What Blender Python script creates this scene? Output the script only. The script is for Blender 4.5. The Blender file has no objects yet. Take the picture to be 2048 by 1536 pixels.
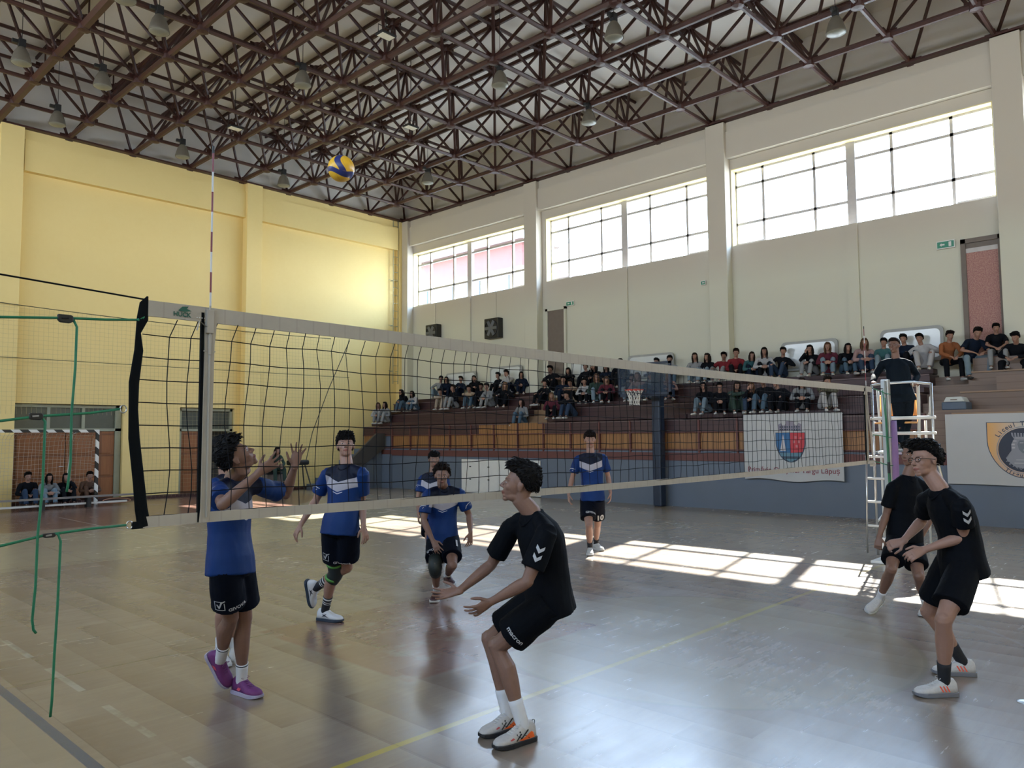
import bpy, bmesh, math, random
import numpy as np
from mathutils import Vector, Matrix, noise
from mathutils.bvhtree import BVHTree

SC = bpy.context.scene
COL = SC.collection
# ------------------------------------------------------------ camera
cam_d = bpy.data.cameras.new('camera')
cam = bpy.data.objects.new('camera', cam_d); COL.objects.link(cam)
CP = np.array([-1.667, -3.631, 1.793])
_y, _p, _r = 0.75813, 0.06848, -0.00772
FW = np.array([math.cos(_y)*math.cos(_p), math.sin(_y)*math.cos(_p), math.sin(_p)])
R0 = np.array([math.sin(_y), -math.cos(_y), 0.0]); U0 = np.cross(R0, FW)
RT = R0*math.cos(_r)+U0*math.sin(_r); UP = -R0*math.sin(_r)+U0*math.cos(_r)
cam.matrix_world = Matrix(((RT[0], UP[0], -FW[0], CP[0]), (RT[1], UP[1], -FW[1], CP[1]), (RT[2], UP[2], -FW[2], CP[2]), (0, 0, 0, 1)))
FPX = 1538.3
cam_d.sensor_width = 36.0; cam_d.lens = 36.0*FPX/2048.0
cam_d.clip_start = 0.05; cam_d.clip_end = 400
SC.camera = cam
# ------------------------------------------------------------ sky, sun, exposure
SC.view_settings.view_transform = 'Standard'; SC.view_settings.look = 'None'
SC.view_settings.gamma = 1.0; SC.view_settings.use_curve_mapping = False
SC.view_settings.exposure = 1.35
SC.cycles.max_bounces = 8; SC.cycles.diffuse_bounces = 5; SC.cycles.glossy_bounces = 3
SC.cycles.transparent_max_bounces = 12; SC.cycles.sample_clamp_indirect = 6.0
SC.cycles.caustics_reflective = False; SC.cycles.caustics_refractive = False
W = bpy.data.worlds.new('sky'); SC.world = W; W.use_nodes = True
_b = W.node_tree.nodes['Background']
_tc = W.node_tree.nodes.new('ShaderNodeTexCoord'); _sx = W.node_tree.nodes.new('ShaderNodeSeparateXYZ')
_rp = W.node_tree.nodes.new('ShaderNodeValToRGB')
W.node_tree.links.new(_tc.outputs['Generated'], _sx.inputs[0]); W.node_tree.links.new(_sx.outputs[2], _rp.inputs[0])
_rp.color_ramp.elements[0].position = 0.0; _rp.color_ramp.elements[0].color = (.88, .94, 1, 1)
_rp.color_ramp.elements[1].position = 0.55; _rp.color_ramp.elements[1].color = (.45, .68, 1, 1)
W.node_tree.links.new(_rp.outputs[0], _b.inputs[0]); _b.inputs[1].default_value = 9.0
sun_d = bpy.data.lights.new('sun', 'SUN'); sun = bpy.data.objects.new('sun', sun_d); COL.objects.link(sun)
sun_d.energy = 18.0; sun_d.angle = math.radians(0.55); sun_d.color = (1.0, .95, .84)
_sd = Vector((-1.18, -0.30, -1.0)).normalized()
sun.rotation_euler = _sd.to_track_quat('-Z', 'Y').to_euler()

XW, YE, ZT = 17.66, 20.62, 10.40      # window wall, end wall, top of the beams
XO, YB = -8.75, -20.62                 # opposite wall and the other end
XS = 15.49                             # front of the tribune
PILL = [20.62-6.9*k for k in range(0)]
WINS = [(13.97, 20.05), (6.95, 13.05), (0.0, 6.28), (-6.98, -0.75), (-13.9, -7.7), (-20.0, -14.7)]
def portal(x, y0, y1, z0, z1, rz):
    d = bpy.data.lights.new('window_portal', 'AREA'); d.shape = 'RECTANGLE'; d.size = z1-z0; d.size_y = y1-y0
    d.cycles.is_portal = True
    o = bpy.data.objects.new('window_portal', d); COL.objects.link(o); o.location = (x, (y0+y1)/2, (z0+z1)/2)
    o.rotation_euler = (0, math.radians(90)*rz, 0)
for a, b in WINS: portal(XW+.28, a, b, 6.95, 9.1, 1)
for a, b in WINS: portal(XO-.28, a, b, 6.95, 9.1, -1)

# ------------------------------------------------------------ little node language
class E:
    def __init__(s, nt, k): s.nt, s.k = nt, k
    def _m(s, op, *a, clamp=False):
        n = s.nt.nodes.new('ShaderNodeMath'); n.operation = op; n.use_clamp = clamp
        for i, v in enumerate((s,)+a):
            if isinstance(v, E): s.nt.links.new(v.k, n.inputs[i])
            else: n.inputs[i].default_value = float(v)
        return E(s.nt, n.outputs[0])
    def __add__(s, o): return s._m('ADD', o)
    __radd__ = __add__
    def __sub__(s, o): return s._m('SUBTRACT', o)
    def __rsub__(s, o): return (s*-1)+o
    def __mul__(s, o): return s._m('MULTIPLY', o)
    __rmul__ = __mul__
    def __truediv__(s, o): return s._m('DIVIDE', o)
    def abs(s): return s._m('ABSOLUTE')
    def sqrt(s): return s._m('SQRT')
    def max(s, o): return s._m('MAXIMUM', o)
    def min(s, o): return s._m('MINIMUM', o)
    def mod(s, o): return s._m('FLOORED_MODULO', o)
    def sin(s): return s._m('SINE')
    def gt(s, o): return s._m('GREATER_THAN', o)
    def lt(s, o): return s._m('LESS_THAN', o)
    def floor(s): return s._m('FLOOR')
    def step(s, e, w): return ((s-e)/w+.5)._m('MULTIPLY', 1.0, clamp=True)     # 0 below e, 1 above, edge width w
    def clamp(s): return s._m('MULTIPLY', 1.0, clamp=True)
def band(v, a, b, w=.01): return v.step(a, w)*(1-v.step(b, w))
class Mat:
    def __init__(s, name, col=(.5, .5, .5), rough=.6, metal=0, spec=.5):
        s.m = bpy.data.materials.new(name); s.m.use_nodes = True; s.nt = s.m.node_tree
        s.b = s.nt.nodes['Principled BSDF']; s.b.inputs['Base Color'].default_value = (*col, 1)
        s.b.inputs['Roughness'].default_value = rough; s.b.inputs['Metallic'].default_value = metal
        s.b.inputs['Specular IOR Level'].default_value = spec; s.col = col
    def pos(s, kind='Object'):
        t = s.nt.nodes.new('ShaderNodeTexCoord'); x = s.nt.nodes.new('ShaderNodeSeparateXYZ')
        s.nt.links.new(t.outputs[kind], x.inputs[0]); s.vec = t.outputs[kind]
        return [E(s.nt, o) for o in x.outputs]
    def attr(s, name):
        t = s.nt.nodes.new('ShaderNodeAttribute'); t.attribute_name = name; x = s.nt.nodes.new('ShaderNodeSeparateXYZ')
        s.nt.links.new(t.outputs['Vector'], x.inputs[0]); s.vec = t.outputs['Vector']
        return [E(s.nt, o) for o in x.outputs]
    def noise(s, scale, detail=2, rough=.5, vec=None, dist=0, sc3=None):
        n = s.nt.nodes.new('ShaderNodeTexNoise'); n.inputs['Scale'].default_value = scale
        n.inputs['Detail'].default_value = detail; n.inputs['Roughness'].default_value = rough; n.inputs['Distortion'].default_value = dist
        v = vec or getattr(s, 'vec', None)
        if v is None: s.pos(); v = s.vec
        if sc3:
            mp = s.nt.nodes.new('ShaderNodeMapping'); mp.inputs['Scale'].default_value = sc3; s.nt.links.new(v, mp.inputs[0]); v = mp.outputs[0]
        s.nt.links.new(v, n.inputs['Vector']); return E(s.nt, n.outputs[0])
    def rgb(s, c):
        n = s.nt.nodes.new('ShaderNodeRGB'); n.outputs[0].default_value = (*c, 1); return n.outputs[0]
    def mix(s, f, a, b):
        n = s.nt.nodes.new('ShaderNodeMix'); n.data_type = 'RGBA'
        if isinstance(f, E): s.nt.links.new(f.k, n.inputs[0])
        else: n.inputs[0].default_value = f
        for i, c in ((6, a), (7, b)):
            if isinstance(c, tuple): n.inputs[i].default_value = (*c, 1)
            else: s.nt.links.new(c, n.inputs[i])
        return n.outputs[2]
    def base(s, c): s.nt.links.new(c, s.b.inputs['Base Color'])
    def rough(s, e): s.nt.links.new(e.k, s.b.inputs['Roughness'])
    def bump(s, e, strength=.3, dist=.01):
        n = s.nt.nodes.new('ShaderNodeBump'); n.inputs['Strength'].default_value = strength; n.inputs['Distance'].default_value = dist
        s.nt.links.new(e.k, n.inputs['Height']); s.nt.links.new(n.outputs[0], s.b.inputs['Normal'])
_MC = {}
def mat(name, col=(.5, .5, .5), rough=.6, metal=0, spec=.5, var=.12, bump=0, scale=8):
    if name in _MC: return _MC[name].m
    M = Mat(name, col, rough, metal, spec)
    M.pos(); n = M.noise(scale, 3)
    M.base(M.mix(n, tuple(c*(1-var) for c in col), tuple(min(1, c*(1+var)) for c in col)))
    if bump: M.bump(n, bump)
    _MC[name] = M; return M.m
def keep(M): _MC[M.m.name] = M; return M.m

# ------------------------------------------------------------ mesh helpers
class G:
    """collects shapes; obj() links them as ONE mesh"""
    def __init__(s): s.v, s.f = [], []
    def add(s, v, f):
        o = len(s.v); s.v += [tuple(map(float, q)) for q in v]; s.f += [tuple(i+o for i in q) for q in f]; return s
    def box(s, x0, x1, y0, y1, z0, z1):
        v = [(x, y, z) for x in (x0, x1) for y in (y0, y1) for z in (z0, z1)]
        return s.add(v, [(0, 1, 3, 2), (4, 6, 7, 5), (0, 4, 5, 1), (2, 3, 7, 6), (0, 2, 6, 4), (1, 5, 7, 3)])
    def bar(s, a, b, w, h=None, up=(0, 0, 1)):
        h = h or w; a = np.array(a, float); b = np.array(b, float); d = b-a; d /= np.linalg.norm(d)
        u = np.array(up, float); x = np.cross(d, u)
        if np.linalg.norm(x) < 1e-3: x = np.cross(d, (1, 0, 0))
        x /= np.linalg.norm(x); u = np.cross(x, d)
        v = [p+x*i*w/2+u*j*h/2 for p in (a, b) for i, j in ((-1, -1), (1, -1), (1, 1), (-1, 1))]
        return s.add(v, [(0, 3, 2, 1), (4, 5, 6, 7)]+[(i, (i+1) % 4, (i+1) % 4+4, i+4) for i in range(4)])
    def tube(s, pts, rad, n=8, lat=None, cap=True, rnd=False):
        """sweep of ellipses; rad scalar or list of scalar/(a,b); lat: lateral axis or list"""
        P = [np.array(p, float) for p in pts]; m = len(P)
        if not isinstance(rad, (list, tuple)) or (isinstance(rad, tuple) and len(rad) == 2 and m != 2 and not isinstance(rad[0], tuple)): rad = [rad]*m
        rad = [r if isinstance(r, (tuple, list)) else (r, r) for r in rad]
        T = []
        for i in range(m):
            d = P[min(i+1, m-1)]-P[max(i-1, 0)]; L = np.linalg.norm(d); T.append(d/L if L > 1e-9 else np.array((0, 0, 1.)))
        if rnd:
            for e, k in ((0, 1), (-1, -1)):
                pass
        ref = None; vs = []; fs = []
        for i in range(m):
            if lat is not None: l = np.array(lat[i] if isinstance(lat, list) else lat, float)
            else:
                if ref is None:
                    ref = np.cross(T[i], (0, 0, 1.))
                    if np.linalg.norm(ref) < .2: ref = np.cross(T[i], (1., 0, 0))
                l = ref
            l = l-T[i]*(l@T[i]); l /= max(1e-9, np.linalg.norm(l)); ref = l; q = np.cross(T[i], l)
            for k in range(n):
                a = 2*math.pi*k/n; vs.append(P[i]+l*math.cos(a)*rad[i][0]+q*math.sin(a)*rad[i][1])
        for i in range(m-1):
            for k in range(n):
                a, b = i*n+k, i*n+(k+1) % n; fs.append((a, b, b+n, a+n))
        if cap:
            for i, e in ((0, -1), (m-1, 1)):
                c = len(vs); vs.append(P[i]+T[i]*e*(min(rad[i]) * (.9 if rnd else 0)))
                if rnd:   # one extra ring to round the end
                    c0 = len(vs)
                    for k in range(n):
                        vs.append(P[i]+(vs[i*n+k]-P[i])*.72+T[i]*e*min(rad[i])*.62)
                    for k in range(n):
                        a, b = i*n+k, i*n+(k+1) % n; a2, b2 = c0+k, c0+(k+1) % n
                        fs.append((a, b, b2, a2) if e > 0 else (b, a, a2, b2))
                        fs.append((a2, b2, c) if e > 0 else (b2, a2, c))
                else:
                    for k in range(n):
                        a, b = i*n+k, i*n+(k+1) % n; fs.append((a, b, c) if e > 0 else (b, a, c))
        return s.add(vs, fs)
    def ell(s, c, r, ax=None, n=12, m=8):
        ax = np.eye(3) if ax is None else np.array(ax); c = np.array(c, float); vs = []; fs = []
        if not isinstance(r, (tuple, list)): r = (r, r, r)
        for i in range(1, m):
            t = math.pi*i/m
            for k in range(n):
                a = 2*math.pi*k/n; vs.append(c+ax[0]*r[0]*math.sin(t)*math.cos(a)+ax[1]*r[1]*math.sin(t)*math.sin(a)+ax[2]*r[2]*math.cos(t))
        top = len(vs); vs.append(c+ax[2]*r[2]); bot = len(vs); vs.append(c-ax[2]*r[2])
        for i in range(m-2):
            for k in range(n): a, b = i*n+k, i*n+(k+1) % n; fs.append((a, a+n, b+n, b))
        for k in range(n):
            b = (k+1) % n; fs.append((top, k, b)); fs.append((bot, (m-2)*n+b, (m-2)*n+k))
        return s.add(vs, fs)
    def prism(s, poly, a, b, ax):
        """poly 2-D, extruded between a and b along axis ax (0,1,2)"""
        o = [i for i in range(3) if i != ax]; vs = []
        for t in (a, b):
            for p in poly:
                q = [0, 0, 0]; q[ax] = t; q[o[0]] = p[0]; q[o[1]] = p[1]; vs.append(q)
        n = len(poly)
        return s.add(vs, [tuple(range(n))[::-1], tuple(range(n, 2*n))]+[(i, (i+1) % n, (i+1) % n+n, i+n) for i in range(n)])
    def lathe(s, prof, c, n=20, ax=None):
        ax = np.eye(3) if ax is None else np.array(ax); c = np.array(c, float)
        vs = [c+ax[0]*r*math.cos(2*math.pi*k/n)+ax[1]*r*math.sin(2*math.pi*k/n)+ax[2]*z for r, z in prof for k in range(n)]
        fs = [(i*n+k, i*n+(k+1) % n, (i+1)*n+(k+1) % n, (i+1)*n+k) for i in range(len(prof)-1) for k in range(n)]
        return s.add(vs, fs)
def mesh(name, g, fix=True):
    me = bpy.data.meshes.new(name); me.from_pydata(g.v, [], g.f)
    if fix:
        bm = bmesh.new(); bm.from_mesh(me); bmesh.ops.recalc_face_normals(bm, faces=bm.faces); bm.to_mesh(me); bm.free()
    return me
def tag(o, label=None, cat=None, group=None, kind=None):
    if label: o['label'] = label
    if cat: o['category'] = cat
    if group: o['group'] = group
    if kind: o['kind'] = kind
    return o
def obj(name, g, m=None, parent=None, smooth=False, bevel=0, **kw):
    me = g if isinstance(g, bpy.types.Mesh) else mesh(name, g)
    if m and not me.materials: me.materials.append(m)
    if smooth: me.polygons.foreach_set('use_smooth', [True]*len(me.polygons))
    o = bpy.data.objects.new(name, me); COL.objects.link(o)
    if parent is not None:
        o.parent = parent
        if parent.parent is None: o.matrix_parent_inverse = Matrix.Translation(-Vector(parent.location))
    if bevel:
        b = o.modifiers.new('bevel', 'BEVEL'); b.width = bevel; b.segments = 2; b.limit_method = 'ANGLE'
    if kw: tag(o, **kw)
    return o
def root_of(p):
    v = Vector((0, 0, 0))
    while p is not None:
        v = v+Vector(p.location) if p.parent is None else v
        p = p.parent
    return v
def empty(name, loc, rz=0, **kw):
    o = bpy.data.objects.new(name, None); COL.objects.link(o); o.location = loc; o.rotation_euler[2] = rz; o.empty_display_size = .2
    tag(o, **kw); return o
def struct(name, g, m, **k): return obj(name, g, m, kind='structure', **k)
def copy_tree(o, parent=None):
    c = o.copy(); COL.objects.link(c)
    if parent is not None: c.parent = parent
    for ch in list(o.children): copy_tree(ch, c)
    return c
def text_mesh(s, size=1.0, bold=0.0, align='CENTER', space=1.0):
    cu = bpy.data.curves.new('t', 'FONT'); cu.body = s; cu.size = size; cu.align_x = align; cu.align_y = 'CENTER'; cu.offset = bold; cu.space_character = space
    cu.resolution_u = 3
    o = bpy.data.objects.new('t', cu); COL.objects.link(o)
    me = bpy.data.meshes.new_from_object(o.evaluated_get(bpy.context.evaluated_depsgraph_get()))
    v = [tuple(x.co)[:2] for x in me.vertices]; f = [tuple(p.vertices) for p in me.polygons]
    bpy.data.objects.remove(o); bpy.data.curves.remove(cu); bpy.data.meshes.remove(me)
    return v, f
def flat(pol, O, X, Y, N=(0, 0, 0), off=0):
    """2-D polygons (v,f) laid in the plane O + X*u + Y*v"""
    O, X, Y, N = [np.array(a, float) for a in (O, X, Y, N)]
    g = G(); g.add([O+X*a+Y*b+N*off for a, b in pol[0]], pol[1]); return g
# parent inverse: children meshes are written in world coordinates, so subtract the root's location
# ============================================================ ROOM
M = Mat('yellow_wall_paint', (.72, .60, .27), .75); x, y, z = M.pos()
n = M.noise(.6, 4, .6); n2 = M.noise(9, 3)
M.base(M.mix(n*.6+n2*.25, (.88, .71, .32), (.80, .61, .24))); M.bump(n2, .08, .004); m_wall = keep(M)
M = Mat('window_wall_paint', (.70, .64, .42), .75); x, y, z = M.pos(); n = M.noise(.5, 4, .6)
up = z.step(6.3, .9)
M.base(M.mix(n*.35, M.mix(up, (.62, .62, .52), (.55, .50, .43)), (.56, .54, .45))); m_wwall = keep(M)  # backlit shade put into the colour: greyed wall, darker and browner higher up
m_reveal = mat('window_reveal_paint', (.82, .72, .40), .7, var=.06)
m_grey = mat('grey_blue_stage_paint', (.12, .15, .20), .55, var=.10, scale=1.5)
m_ceil = Mat('ceiling_boards', (.62, .56, .42), .8); x, y, z = m_ceil.pos()
n = m_ceil.noise(.8, 4, .6); seam = 1-band((y).mod(1.2), .02, 1.18, .02)
m_ceil.base(m_ceil.mix(n*.35+seam*.12, (.83, .82, .80), (.74, .73, .72))); m_ceil = keep(m_ceil)
m_truss = mat('red_brown_truss_paint', (.050, .015, .011), .45, var=.35, scale=3)
m_win = mat('white_window_frame', (.50, .47, .46), .5)
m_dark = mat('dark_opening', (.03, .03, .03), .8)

# floor ------------------------------------------------------
M = Mat('worn_sports_floor', (.4, .36, .26), .3); x, y, z = M.pos()
n1 = M.noise(.35, 3, .6); n2 = M.noise(2.2, 5, .65); n3 = M.noise(1.0, 4, .7, sc3=(1.2, 14, 1)); n4 = M.noise(60, 2)
tone = (n2*.55+n3*.45)
c = M.mix(tone.step(.5, .55), (.31, .235, .175), (.47, .38, .295))                        # old boards, worn
gx = x/.30; gy = (y+(x/.30).floor()*.37)/.95
chk = ((gx.floor()*12.99+gy.floor()*78.2).sin()*437.5).mod(1.0)
c = M.mix(chk.step(.45, .5)*(1-gx.mod(1.0)*.85)*.62*n2.step(.38, .3), c, (.19, .125, .095))
outer = (1-band(x, -.06, 9.06, .02)*band(y, -9.05, 9.05, .02))
c = M.mix(outer*.6, c, (.48, .40, .29))
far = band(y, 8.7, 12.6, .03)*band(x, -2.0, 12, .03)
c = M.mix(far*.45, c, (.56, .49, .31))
gxx = (x-4.5).abs()-1.5; gd = (gxx.max(0)*gxx.max(0)+(y-20)*(y-20)).sqrt()
red = 1-gd.step(6.1, .03)
c = M.mix(red*.75, c, M.mix(tone.step(.5, .3), (.13, .030, .022), (.24, .075, .055)))
cd = ((x-4.5)*(x-4.5)+(y+.03)*(y+.03)).sqrt()
c = M.mix((1-cd.step(1.8, .02))*.55, c, (.40, .33, .20))
key = band(x, 2.0, 4.3, .04)*band(y, .9, 3.1, .05)*n2.step(.40, .12)
c = M.mix(key*.55, c, (.26, .085, .062))
key2 = band(x, 3.9, 5.2, .5)*band(y, -1.3, -.1, .5)
c = M.mix(key2*.35, c, (.23, .12, .12))
wear = n2.step(.47, .2)
def line(m, col, k=1.0):
    global c
    c = M.mix(m*k, c, col)
line(band(x, -.12, -.055, .006), (.018, .09, .20), .95)                                     # blue court line
line(band(x, 9.0, 9.06, .006)*band(y, -9, 9), (.05, .09, .12), .6)
line(band(y, .02, .075, .006)*band(x, -4.5, 13.5), (.60, .48, .06), (1-x.step(4, 6))*.45+wear*.2+.25)             # yellow centre line
line(band(y, 2.96, 2.985, .006)*band(x, -.1, 9.05), (.09, .09, .08), .6)
line(band(y, -3.0, -2.97, .006)*band(x, -.1, 9.05), (.09, .09, .08), .6)
line(band(y, 8.62, 8.66, .01)*band(x, -.1, 9.05), (.12, .13, .12), .5)
line(band(cd, 1.77, 1.81, .02), (.20, .19, .14), .35)
line(band(cd, 2.68, 2.72, .02)*x.gt(4.8), (.45, .48, .50), .15)
line(band(x, .28, .33, .008)*(y.mod(1.25).lt(.8)), (.60, .58, .50), wear*.75)
line(band(x, 4.18, 4.21, .01)*band(y, 10.5, 16.5), (.60, .56, .48), .7)
line(band(x, 11.7, 11.73, .01), (.10, .10, .09), .5); line(band(x, 13.2, 13.23, .01), (.10, .09, .08), .5)
line((1-band(x.mod(1.22), .004, 1.216, .003)), (.12, .11, .09), .35)

c = M.mix(.38, c, (.02, .018, .018)); M.base(c)
M.rough(n2*.08+n3*.10+n1*.10+.11); M.b.inputs['Specular IOR Level'].default_value = 1.0
M.bump(M.noise(1.3, 1)*1.0+M.noise(7, 0)*.12, .16, .012)
m_floor = keep(M)
g = G(); g.box(XO-.3, XW+.3, YB-.3, YE+.3, -.2, 0); struct('floor', g, m_floor)

# end wall (left in the photo) with two door openings ---------
def wall_y(name, y0, y1, x0, x1, zt, holes, m):
    g = G(); xs = x0
    for hx0, hx1, hz in sorted(holes):
        g.box(xs, hx0, y0, y1, 0, zt); g.box(hx0, hx1, y0, y1, hz, zt); xs = hx1
    g.box(xs, x1, y0, y1, 0, zt); return struct(name, g, m)
wall_y('wall_end', YE, YE+.35, XO-.3, XW+.3, 10.42, [(4.14, 7.04, 2.82), (8.73, 10.53, 2.80)], m_wall)
g = G()
for x0, x1 in ((XO, -3.45), (-2.85, 3.6), (4.2, 10.72), (11.28, 17.2)): g.box(x0, x1, YE-.20, YE, 9.25, 10.14); g.box(x0, x1, YE-.14, YE, 10.14, 10.42)
struct('trim_1', g, m_wall)
for i, x0 in enumerate((-3.45, 3.6, 10.72)):
    g = G(); g.box(x0, x0+.56, YE-.30, YE, 0 if i != 1 else 0, 10.45); struct('trim_%d' % (2+i), g, m_wall, bevel=.01)
g = G(); g.box(17.25, XW, YE-.22, YE, 0, 10.40); struct('trim_5', g, m_wall)
# wall behind the camera and the opposite long wall, with windows of its own
g = G(); g.box(XO-.3, XW+.3, YB-.35, YB, 0, 12.8); struct('wall_back', g, m_wall)
def long_wall(name, xi, s, m, z1=6.97, z2=9.12, wins=WINS):
    x0, x1 = (xi, xi+.4*s) if s > 0 else (xi+.4*s, xi)
    g = G(); g.box(x0, x1, YB-.3, YE+.3, 0, z1); g.box(x0, x1, YB-.3, YE+.3, z2, 10.42)
    ys = [YB-.3]+[v for w in sorted(wins) for v in w]+[YE+.3]
    for i in range(0, len(ys), 2): g.box(x0, x1, ys[i], ys[i+1], z1, z2)
    return struct(name, g, m)
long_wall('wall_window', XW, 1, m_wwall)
long_wall('wall_opposite', XO, -1, m_wall)
# pillars, lintel beams and reveals on the window wall
k = 6
for y0, y1 in ((20.05, YE-.22), (13.22, 13.78), (6.30, 6.86), (-.62, -.06), (-7.55, -6.99), (-14.5, -13.94)):
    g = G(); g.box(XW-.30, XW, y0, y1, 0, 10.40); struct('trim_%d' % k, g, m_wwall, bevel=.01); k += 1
g = G()
for y0, y1 in ((13.78, 20.05), (6.86, 13.22), (-.06, 6.30), (-6.99, -.62), (-13.94, -7.55)):
    g.box(XW-.20, XW, y0, y1, 9.40, 10.14); g.box(XW-.14, XW, y0, y1, 10.14, 10.42)
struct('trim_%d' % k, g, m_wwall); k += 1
g = G()
for y0 in (16.7, 9.75, 2.95, -3.9): g.box(XW-.06, XW, y0, y0+.28, 2.0, 6.95)
struct('trim_%d' % k, g, m_wwall); k += 1
# yellow reveals: thin painted lining of each window opening
g = G()
for a, b in WINS[:4]:
    g.box(XW+.002, XW+.40, a-.001, b+.001, 9.095, 9.125); g.box(XW+.002, XW+.4, b-.02, b+.002, 6.97, 9.1); g.box(XW+.002, XW+.4, a-.002, a+.02, 6.97, 9.1)
struct('trim_%d' % k, g, m_reveal); k += 1
# windows: frame with panes; pane pattern 3 columns | mullion | 3 columns
M = Mat('window_glass', (1, 1, 1), .05); nt = M.nt
tr = nt.nodes.new('ShaderNodeBsdfTransparent'); gl = nt.nodes.new('ShaderNodeBsdfGlossy'); gl.inputs['Roughness'].default_value = .04
mx = nt.nodes.new('ShaderNodeMixShader'); mx.inputs[0].default_value = .05; tr.inputs[0].default_value = (.96, .98, 1, 1)
nt.links.new(tr.outputs[0], mx.inputs[1]); nt.links.new(gl.outputs[0], mx.inputs[2]); nt.links.new(mx.outputs[0], nt.nodes['Material Output'].inputs[0])
m_glass = keep(M)
def window(i, xi, s, a, b):
    w = empty('window_%d' % i, (xi, (a+b)/2, 6.97), kind='structure')
    x0, x1 = xi+s*.24, xi+s*.32
    if x0 > x1: x0, x1 = x1, x0
    z0, z1 = 6.98, 9.10; m = (a+b)/2; g = G()
    g.box(x0, x1, a, b, z0, z0+.05); g.box(x0, x1, a, b, z1-.06, z1); g.box(x0, x1, a, a+.06, z0, z1); g.box(x0, x1, b-.06, b, z0, z1)
    g.box(x0-.03, x1+.02, m-.11, m+.11, z0, z1)
    h = m-.11-a
    for y0 in (a, m+.11):
        for q in (.29, .72) if y0 == a else (.27, .73): g.box(x0, x1, y0+h*q-.035, y0+h*q+.035, z0, z1)
    g.box(x0, x1, a, b, z0+.59, z0+.66); g.box(x0, x1, a, b, z1-.47, z1-.40)
    g.box(x0-.015, x1, b-.34*h*.8, b-.02, z0+.03, z0+.09); g.box(x0-.015, x1, a+.02, a+.34*h*.8, z0+.03, z0+.09)
    obj('window_frame', g, m_win, w)
    g = G(); g.box((x0+x1)/2-.004, (x0+x1)/2+.004, a+.03, b-.03, z0+.02, z1-.03); obj('pane', g, m_glass, w)
for i, (a, b) in enumerate(WINS): window(i+1, XW, 1, a, b)
for i, (a, b) in enumerate(WINS): window(i+7, XO, -1, a, b)
# ceiling: two very flat slopes, and the strip between beam and roof
zc = lambda X: 12.62-.042*abs(X-4.5)
g = G()
for xa, xb in ((XO-.4, 4.5), (4.5, XW+.4)):
    g.add([(xa, YB-.4, zc(xa)), (xb, YB-.4, zc(xb)), (xb, YE+.4, zc(xb)), (xa, YE+.4, zc(xa)),
           (xa, YB-.4, zc(xa)+.2), (xb, YB-.4, zc(xb)+.2), (xb, YE+.4, zc(xb)+.2), (xa, YE+.4, zc(xa)+.2)],
          [(0, 3, 2, 1), (4, 5, 6, 7), (0, 1, 5, 4), (2, 3, 7, 6), (1, 2, 6, 5), (3, 0, 4, 7)])
struct('ceiling', g, m_ceil)
g = G(); g.box(XW-.02, XW+.2, YB, YE+.3, 10.42, 12.2); g.box(XO-.2, XO+.02, YB, YE+.3, 10.42, 12.2); g.box(XO, XW+.2, YE, YE+.25, 10.42, 12.75)
struct('trim_%d' % k, g, m_ceil); k += 1
g = G(); g.box(XW-.32, XW, YB, YE, 10.42, 10.47); g.box(XO, XW, YE-.32, YE, 10.42, 10.47)
struct('trim_%d' % k, g, m_truss); k += 1
g = G(); g.box(XO, 15.4, YE-.03, YE, 0, .10); struct('baseboard_end', g, m_truss)

# doors in the end wall ---------------------------------------
M = Mat('door_wood', (.30, .11, .04), .45); x, y, z = M.pos(); n = M.noise(2, 5, .6, sc3=(10, 10, .8))
pan = (1-band(x.mod(.72), .03, .69, .01))+(1-band((z-.1).mod(.62), .03, .59, .01))
M.base(M.mix(pan.clamp()*.6, M.mix(n, (.36, .145, .05), (.20, .07, .025)), (.14, .05, .02))); m_doorw = keep(M)
m_door_frame = mat('green_grey_door_frame', (.30, .32, .24), .5)
m_trans = mat('dim_transom_glass', (.10, .11, .09), .2)
d = empty('door_1', (5.6, YE+.2, 0), kind='structure')
g = G(); g.box(4.16, 4.24, YE+.12, YE+.28, 0, 2.8); g.box(6.86, 7.02, YE+.12, YE+.28, 0, 2.8); g.box(4.16, 7.02, YE+.12, YE+.28, 2.72, 2.8); g.box(4.16, 7.02, YE+.12, YE+.28, 2.05, 2.13)
g.box(5.05, 5.13, YE+.13, YE+.27, 2.13, 2.8); g.box(5.95, 6.03, YE+.13, YE+.27, 2.13, 2.8)
obj('door_frame', g, m_door_frame, d)
for x0, x1 in ((4.24, 5.54), (5.56, 6.86)):
    g = G(); g.box(x0, x1, YE+.17, YE+.22, .02, 2.05)
    for zz in (.12, .76, 1.40):
        for xx in (0, 1): g.box(x0+.08+xx*.6, x0+.60+xx*.6, YE+.15, YE+.17, zz, zz+.55)
    lf = obj('door_leaf', g, m_doorw, d, bevel=.008)
g = G(); g.tube([(5.5, YE+.14, 1.05), (5.38, YE+.11, 1.05)], .012); obj('door_handle', g, mat('brushed_steel', (.5, .5, .5), .35, .9), lf)
g = G(); g.box(4.24, 6.86, YE+.19, YE+.20, 2.13, 2.72); obj('transom', g, m_trans, d)
g = G(); g.box(4.0, 7.2, YE+.36, YE+.40, 0, 3.0); obj('backing', g, m_dark, d)  # unseen dark sheet added behind the leaves, blocks daylight leaking past the frame
d = empty('door_2', (9.63, YE+.2, 0), kind='structure')
g = G(); g.box(8.75, 8.83, YE+.1, YE+.28, 0, 2.78); g.box(10.43, 10.51, YE+.1, YE+.28, 0, 2.78); g.box(8.75, 10.51, YE+.1, YE+.28, 2.70, 2.78); g.box(8.75, 10.51, YE+.1, YE+.28, 2.05, 2.12)
obj('door_frame', g, m_door_frame, d)
g = G(); g.box(8.83, 9.62, YE+.15, YE+.20, .02, 2.05)
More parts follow.
